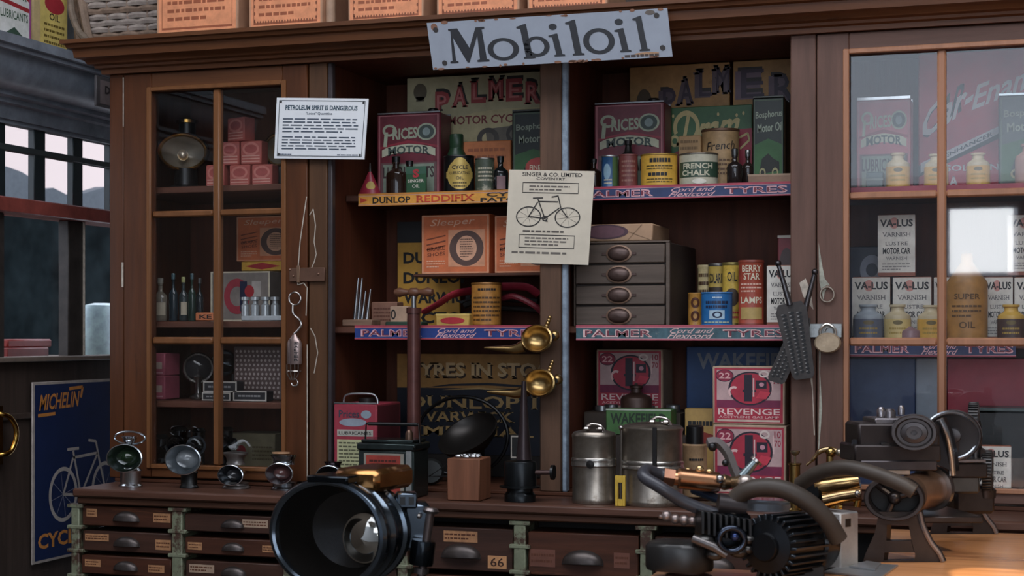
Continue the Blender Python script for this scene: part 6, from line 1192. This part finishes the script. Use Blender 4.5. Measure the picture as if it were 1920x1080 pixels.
q = MB(); q.lathe([(0, 0), (.07, 0), (.07, .02), (.06, .026), (.06, .03), (0, .03)], steelL, (X(1440, -.18), -.18, CT), 30, None, 1.3, .7); tag(q.build('steel_disc'), 'stack of flat steel rings on the counter behind the thick hose', 'ring')
# ================================================================= left partition: poster, handle, things behind the glass
Y0_, Y1_ = ly(62), ly(330)
c1, c0 = lw(62, 717, -3.378), lw(59, 1060, -3.378)
q = MB(); zt_, zb_ = c1.z, c0.z; y0 = lw(61, 900, -3.378).y; y1 = y0+.62
q.box(-3.3845, -3.378, y0, y1, zb_, zt_, M('#b0a49c', .4, 0, .2, 30), .002)
F = Flat((-3.378, y0, zb_), (0, y1-y0, 0), (0, 0, zt_-zb_), (1, 0, 0)); nv = M('#1a2c58', .35, 0, .15, 10, 0, '#3f4658', .15); og = M('#d98a2c', .45)
q.rect(F, .02, .016, .98, .984, nv, .0006)
q.text(F, 'MICHELIN', .07, .84, .46, .93, og, .0012, .02, shear=.2, slope=.01); q.line(F, [(.05, .815), (.22, .82)], .02, og, .0012, .9); q.line(F, [(.36, .955), (.50, .96), (.48, .90)], .02, og, .0012, .9)
q.text(F, 'CYCLE TYRES', .05, .075, .94, .16, og, .0012, .03)
wt = M('#b9b0a8', .45)
for cu in (.30, .74): q.ring(F, cu, .36, .145, .155, .12, .133, wt, .0012, 40); [q.line(F, [(cu, .36), (cu+.12*math.cos(a), .36+.13*math.sin(a))], .004, M('#8a8c98'), .001, .9) for a in [i*pi/4+.2 for i in range(8)]]
for pp in ([(.30, .36), (.48, .34)], [(.30, .36), (.40, .56)], [(.40, .60), (.48, .34)], [(.40, .56), (.66, .57)], [(.48, .34), (.66, .57)], [(.64, .64), (.68, .52), (.74, .36)], [(.34, .61), (.46, .61)], [(.64, .64), (.56, .65)]): q.line(F, pp, .018, wt, .0014, .9)
tag(q.build('enamel_poster'), 'navy enamel cycle poster with orange lettering and a bicycle on the left wall', 'poster')
dh = thing('door_handle', 'curved brass handle on the dark wall panel at the left edge of the photo', 'handle', tuple(lw(15, 815, -3.36)))
q = MB(); q.tube(smooth([lw(-14, 772, -3.385), lw(2, 776, -3.35), lw(18, 782, -3.34), lw(29, 800, -3.335), lw(30, 822, -3.335), lw(20, 846, -3.34), lw(4, 852, -3.35), lw(-14, 852, -3.385)], 5), .009, M('#c4983c', .2, 1), 12); q.build('bar', dh)
q = MB(); q.box(-3.384, -3.378, lw(-30, 800).y, lw(-4, 800).y, lw(0, 870).z, lw(0, 760).z, brass, .003); q.build('back_plate', dh)
ledge = MB(); ledge.box(-5.0, -3.47, -1.2, 2.4, 1.22, 1.29, M('#5b5148', .6), .004); tag(ledge.build('window_shelf'), 'deep sill behind the lower panes of the left partition', 'shelf')
rb = thing('red_toolbox', 'red metal box with a stepped lid behind the lower left pane', 'box', tuple(Vector((-3.75, lw(60, 660, -3.75).y, 1.2906))))
ya, yb = lw(14, 650, -3.75).y, lw(92, 650, -3.75).y; zA = lw(50, 652, -3.75).z; zB = lw(50, 636, -3.75).z
q = MB(); q.box(-3.95, -3.75, ya, yb, 1.2908, zA, M('#8a2c26', .4), .004); q.build('body', rb); q = MB(); q.box(-3.93, -3.77, ya+.03, yb+.05, zA, zB, M('#a3352c', .4), .006); q.build('lid', rb)
gb_ = MB(); p = lw(192, 640, -3.7); gb_.lathe([(0, 0), (.12, 0), (.13, .02), (.13, .19), (.11, .225), (.05, .235), (0, .235)], M('#c8e8f6', .25, 0, .25, 26, .4), (p.x, p.y, 1.2908), 24, None, .45, 1); tag(gb_.build('glass_brick'), 'pale blue embossed glass block on the sill behind the partition', 'glass')
# tins, basket on top of the partition; small sign
ztop = 2.3838
def ptin(px0, px1, XX, label, deco, m):
    a, b_ = lw(px0, 60, XX), lw(px1, 60, XX); r = abs(b_.y-a.y)/2.6; cy_ = (a.y+b_.y)/2
    q = MB(); q.box(XX-.12, XX, a.y, b_.y, ztop, ztop+.36, m, .006); F = Flat((XX, a.y, ztop), (0, b_.y-a.y, 0), (0, 0, .36), (1, 0, 0)); deco(q, F, None); return tag(q.build('oil_tin'), label, 'tin')
def d1(mb, F, S):
    mb.rect(F, .08, .03, .92, .97, M('#eef2ea', .5), .0007); mb.poly(F, [(.08, .5), (.5, .6), (.92, .5), (.92, .42), (.5, .52), (.08, .42)], red, .001); mb.text(F, 'MOTOR', .16, .42, .84, .5, M('#2f5a3c'), .0014, .02); mb.text(F, 'LUBRICANTS', .12, .22, .88, .30, M('#2f5a3c'), .0012); mb.poly(F, [(.08, .36), (.92, .32), (.92, .36), (.08, .40)], red, .001); mb.poly(F, [(.1, .03), (.5, .15), (.9, .03)], M('#3a5a4a'), .001); mb.rect(F, .08, .62, .92, .97, M('#8a9aa4', .5), .0008)
def d2(mb, F, S):
    mb.rect(F, .2, .0, .95, 1, M('#f0d66c', .5), .0007); mb.ell(F, .6, .52, .28, .09, M('#c02838'), .001); mb.words(F, .3, .05, .9, .34, 5, M('#7a6420'), .001); mb.text(F, 'OIL', .45, .36, .75, .43, ink, .001, .02)
ptin(-8, 60, -3.30, 'white and purple motor oil tin on top of the left partition', d1, M('#b04a98', .4))
ptin(62, 128, -3.34, 'yellow oil tin with a red mark on top of the left partition', d2, M('#e6cc8c', .4))
# wicker basket behind the yellow tin
wk = thing('wicker_basket', 'grey brown wicker basket with a twisted handle behind the yellow tin', 'basket', (-3.2, .75, 2.30))
wm = M('#8d7562', .7, 0, .35, 30, .3); wl = M('#a89a90', .7, 0, .3, 30, .3)
bx0, bx1, by0, by1 = X(176, .35), X(330, .35), .35, .62; bz0, bz1 = 2.3672, 2.66
ctr = [(bx0, by0), (bx1, by0), (bx1, by1), (bx0, by1)]
q = MB()
per = []
for (a, b_), (c_, d_) in zip(ctr, ctr[1:]+ctr[:1]):
    for i in range(9): per.append((a+(c_-a)*i/9, b_+(d_-b_)*i/9))
mx_, my_ = (bx0+bx1)/2, (by0+by1)/2
for r_ in range(13):
    z = bz0+.011+r_*.022; s_ = 1+.012*r_
    q.tube([(mx_+(x-mx_)*s_+(.006 if (i+r_) % 2 else -.006)*(1 if abs(x-bx0) < 1e-6 or abs(x-bx1) < 1e-6 else 0), my_+(y-my_)*s_+(.006 if (i+r_) % 2 else -.006)*(1 if abs(y-by0) < 1e-6 or abs(y-by1) < 1e-6 else 0), z) for i, (x, y) in enumerate(per)], .0115, wl if r_ % 4 else wm, 6, True)
for x, y in per[::2]: q.tube([(x, y, bz0), (mx_+(x-mx_)*1.15, my_+(y-my_)*1.15, bz1)], .006, wm, 5)
q.box(bx0+.01, bx1-.01, by0+.01, by1-.01, bz0, bz0+.27, M('#3f342c', .8), .002)
q.build('body', wk)
q = MB(); hp = smooth([at(130, -20, .3), at(136, 30, .28), at(150, 62, .26), at(172, 82, .25), at(178, 98, .25), at(160, 108, .27), at(135, 112, .3)], 6); q.tube(hp, .012, M('#7d6c5c', .7, 0, .3, 40, .4), 8)
q.tube([p+Vector((.008*math.cos(i), .006, .008*math.sin(i))) for i, p in enumerate(hp)], .007, M('#6a5a4a', .7), 6); q.build('handle', wk)
q = MB(); vp = smooth([at(150, -10, .33), at(158, 30, .32), at(166, 70, .32), at(178, 108, .32)], 5); q.tube(vp, .016, wm, 7); vp = smooth([at(138, -10, .36), at(148, 40, .36), at(150, 90, .36)], 5); q.tube(vp, .02, wm, 7); q.build('bundle', wk)
sg = MB(); p0_, p1_ = lw(181, 142, -3.2), lw(226, 142, -3.2); zt_, zb_ = lw(190, 143, -3.2).z, lw(190, 200, -3.2).z
sg.box(-3.21, -3.2, p0_.y, p1_.y, zb_, zt_, M('#5a5658', .6), .002); F = Flat((-3.2, p0_.y, zb_), (0, p1_.y-p0_.y, 0), (0, 0, zt_-zb_), (1, 0, 0)); sg.rect(F, .14, .10, .86, .88, M('#8a7c7c', .6), .0007); sg.text(F, 'D', .34, .45, .55, .72, M('#3a3436'), .001, .04, True)
tag(sg.build('letter_sign'), 'small grey sign with a dark letter hanging under the partition cornice', 'sign')
# orange cartons on top of the cabinet
def topbox(mb, F, S):
    mb.rect(F, .03, .02, .97, .98, M('#ec9460', .6), .0006); mb.frame(F, .07, .10, .93, .90, .008, .02, M('#a3542e'), .0009); mb.text(F, 'No. 652', .30, .50, .70, .58, M('#7a3a20'), .0012, .02); mb.words(F, .14, .16, .86, .46, 4, M('#a3542e'), .001, seed=11); mb.words(F, .14, .62, .86, .82, 2, M('#7a3a20'), .0012)
def topbox2(mb, F, S):
    topbox(mb, F, S)
    for i in range(22): mb.ell(F, .09+.037*i, .12, .010, .018, M('#8a4a2a'), .0012, 6)
    for i in range(10): mb.ell(F, .085, .14+.07*i, .010, .018, M('#8a4a2a'), .0012, 6); mb.ell(F, .915, .14+.07*i, .010, .018, M('#8a4a2a'), .0012, 6)
ob = M('#c08e6c', .65, 0, .15, 14); gtb = 'orange cartons in a row on top of the cabinet'
for k_, (a, b_, lab) in enumerate(((293, 447, 'orange carton with a plain ruled border, leftmost on the cabinet top'), (466, 605, 'orange carton second from the left on the cabinet top'), (652, 795, 'orange carton in the middle of the row on the cabinet top'), (818, 975, 'orange carton fourth along, left of the large grey sign top'), (988, 1140, 'orange carton rightmost on the cabinet top, above the grey sign'))):
    boxy('carton', lab, 'box', a, -130, b_, .02, 2.3668, .22, ob, topbox if k_ == 0 else topbox2, gtb, .004)
rl = MB(); rl.tube([(X(620, .05), .05, 2.3672), (X(620, .05), .05, 2.7)], .016, M('#b08c70', .6), 16); tag(rl.build('cardboard_tube'), 'pale upright cardboard tube between two orange cartons on the cabinet', 'tube')
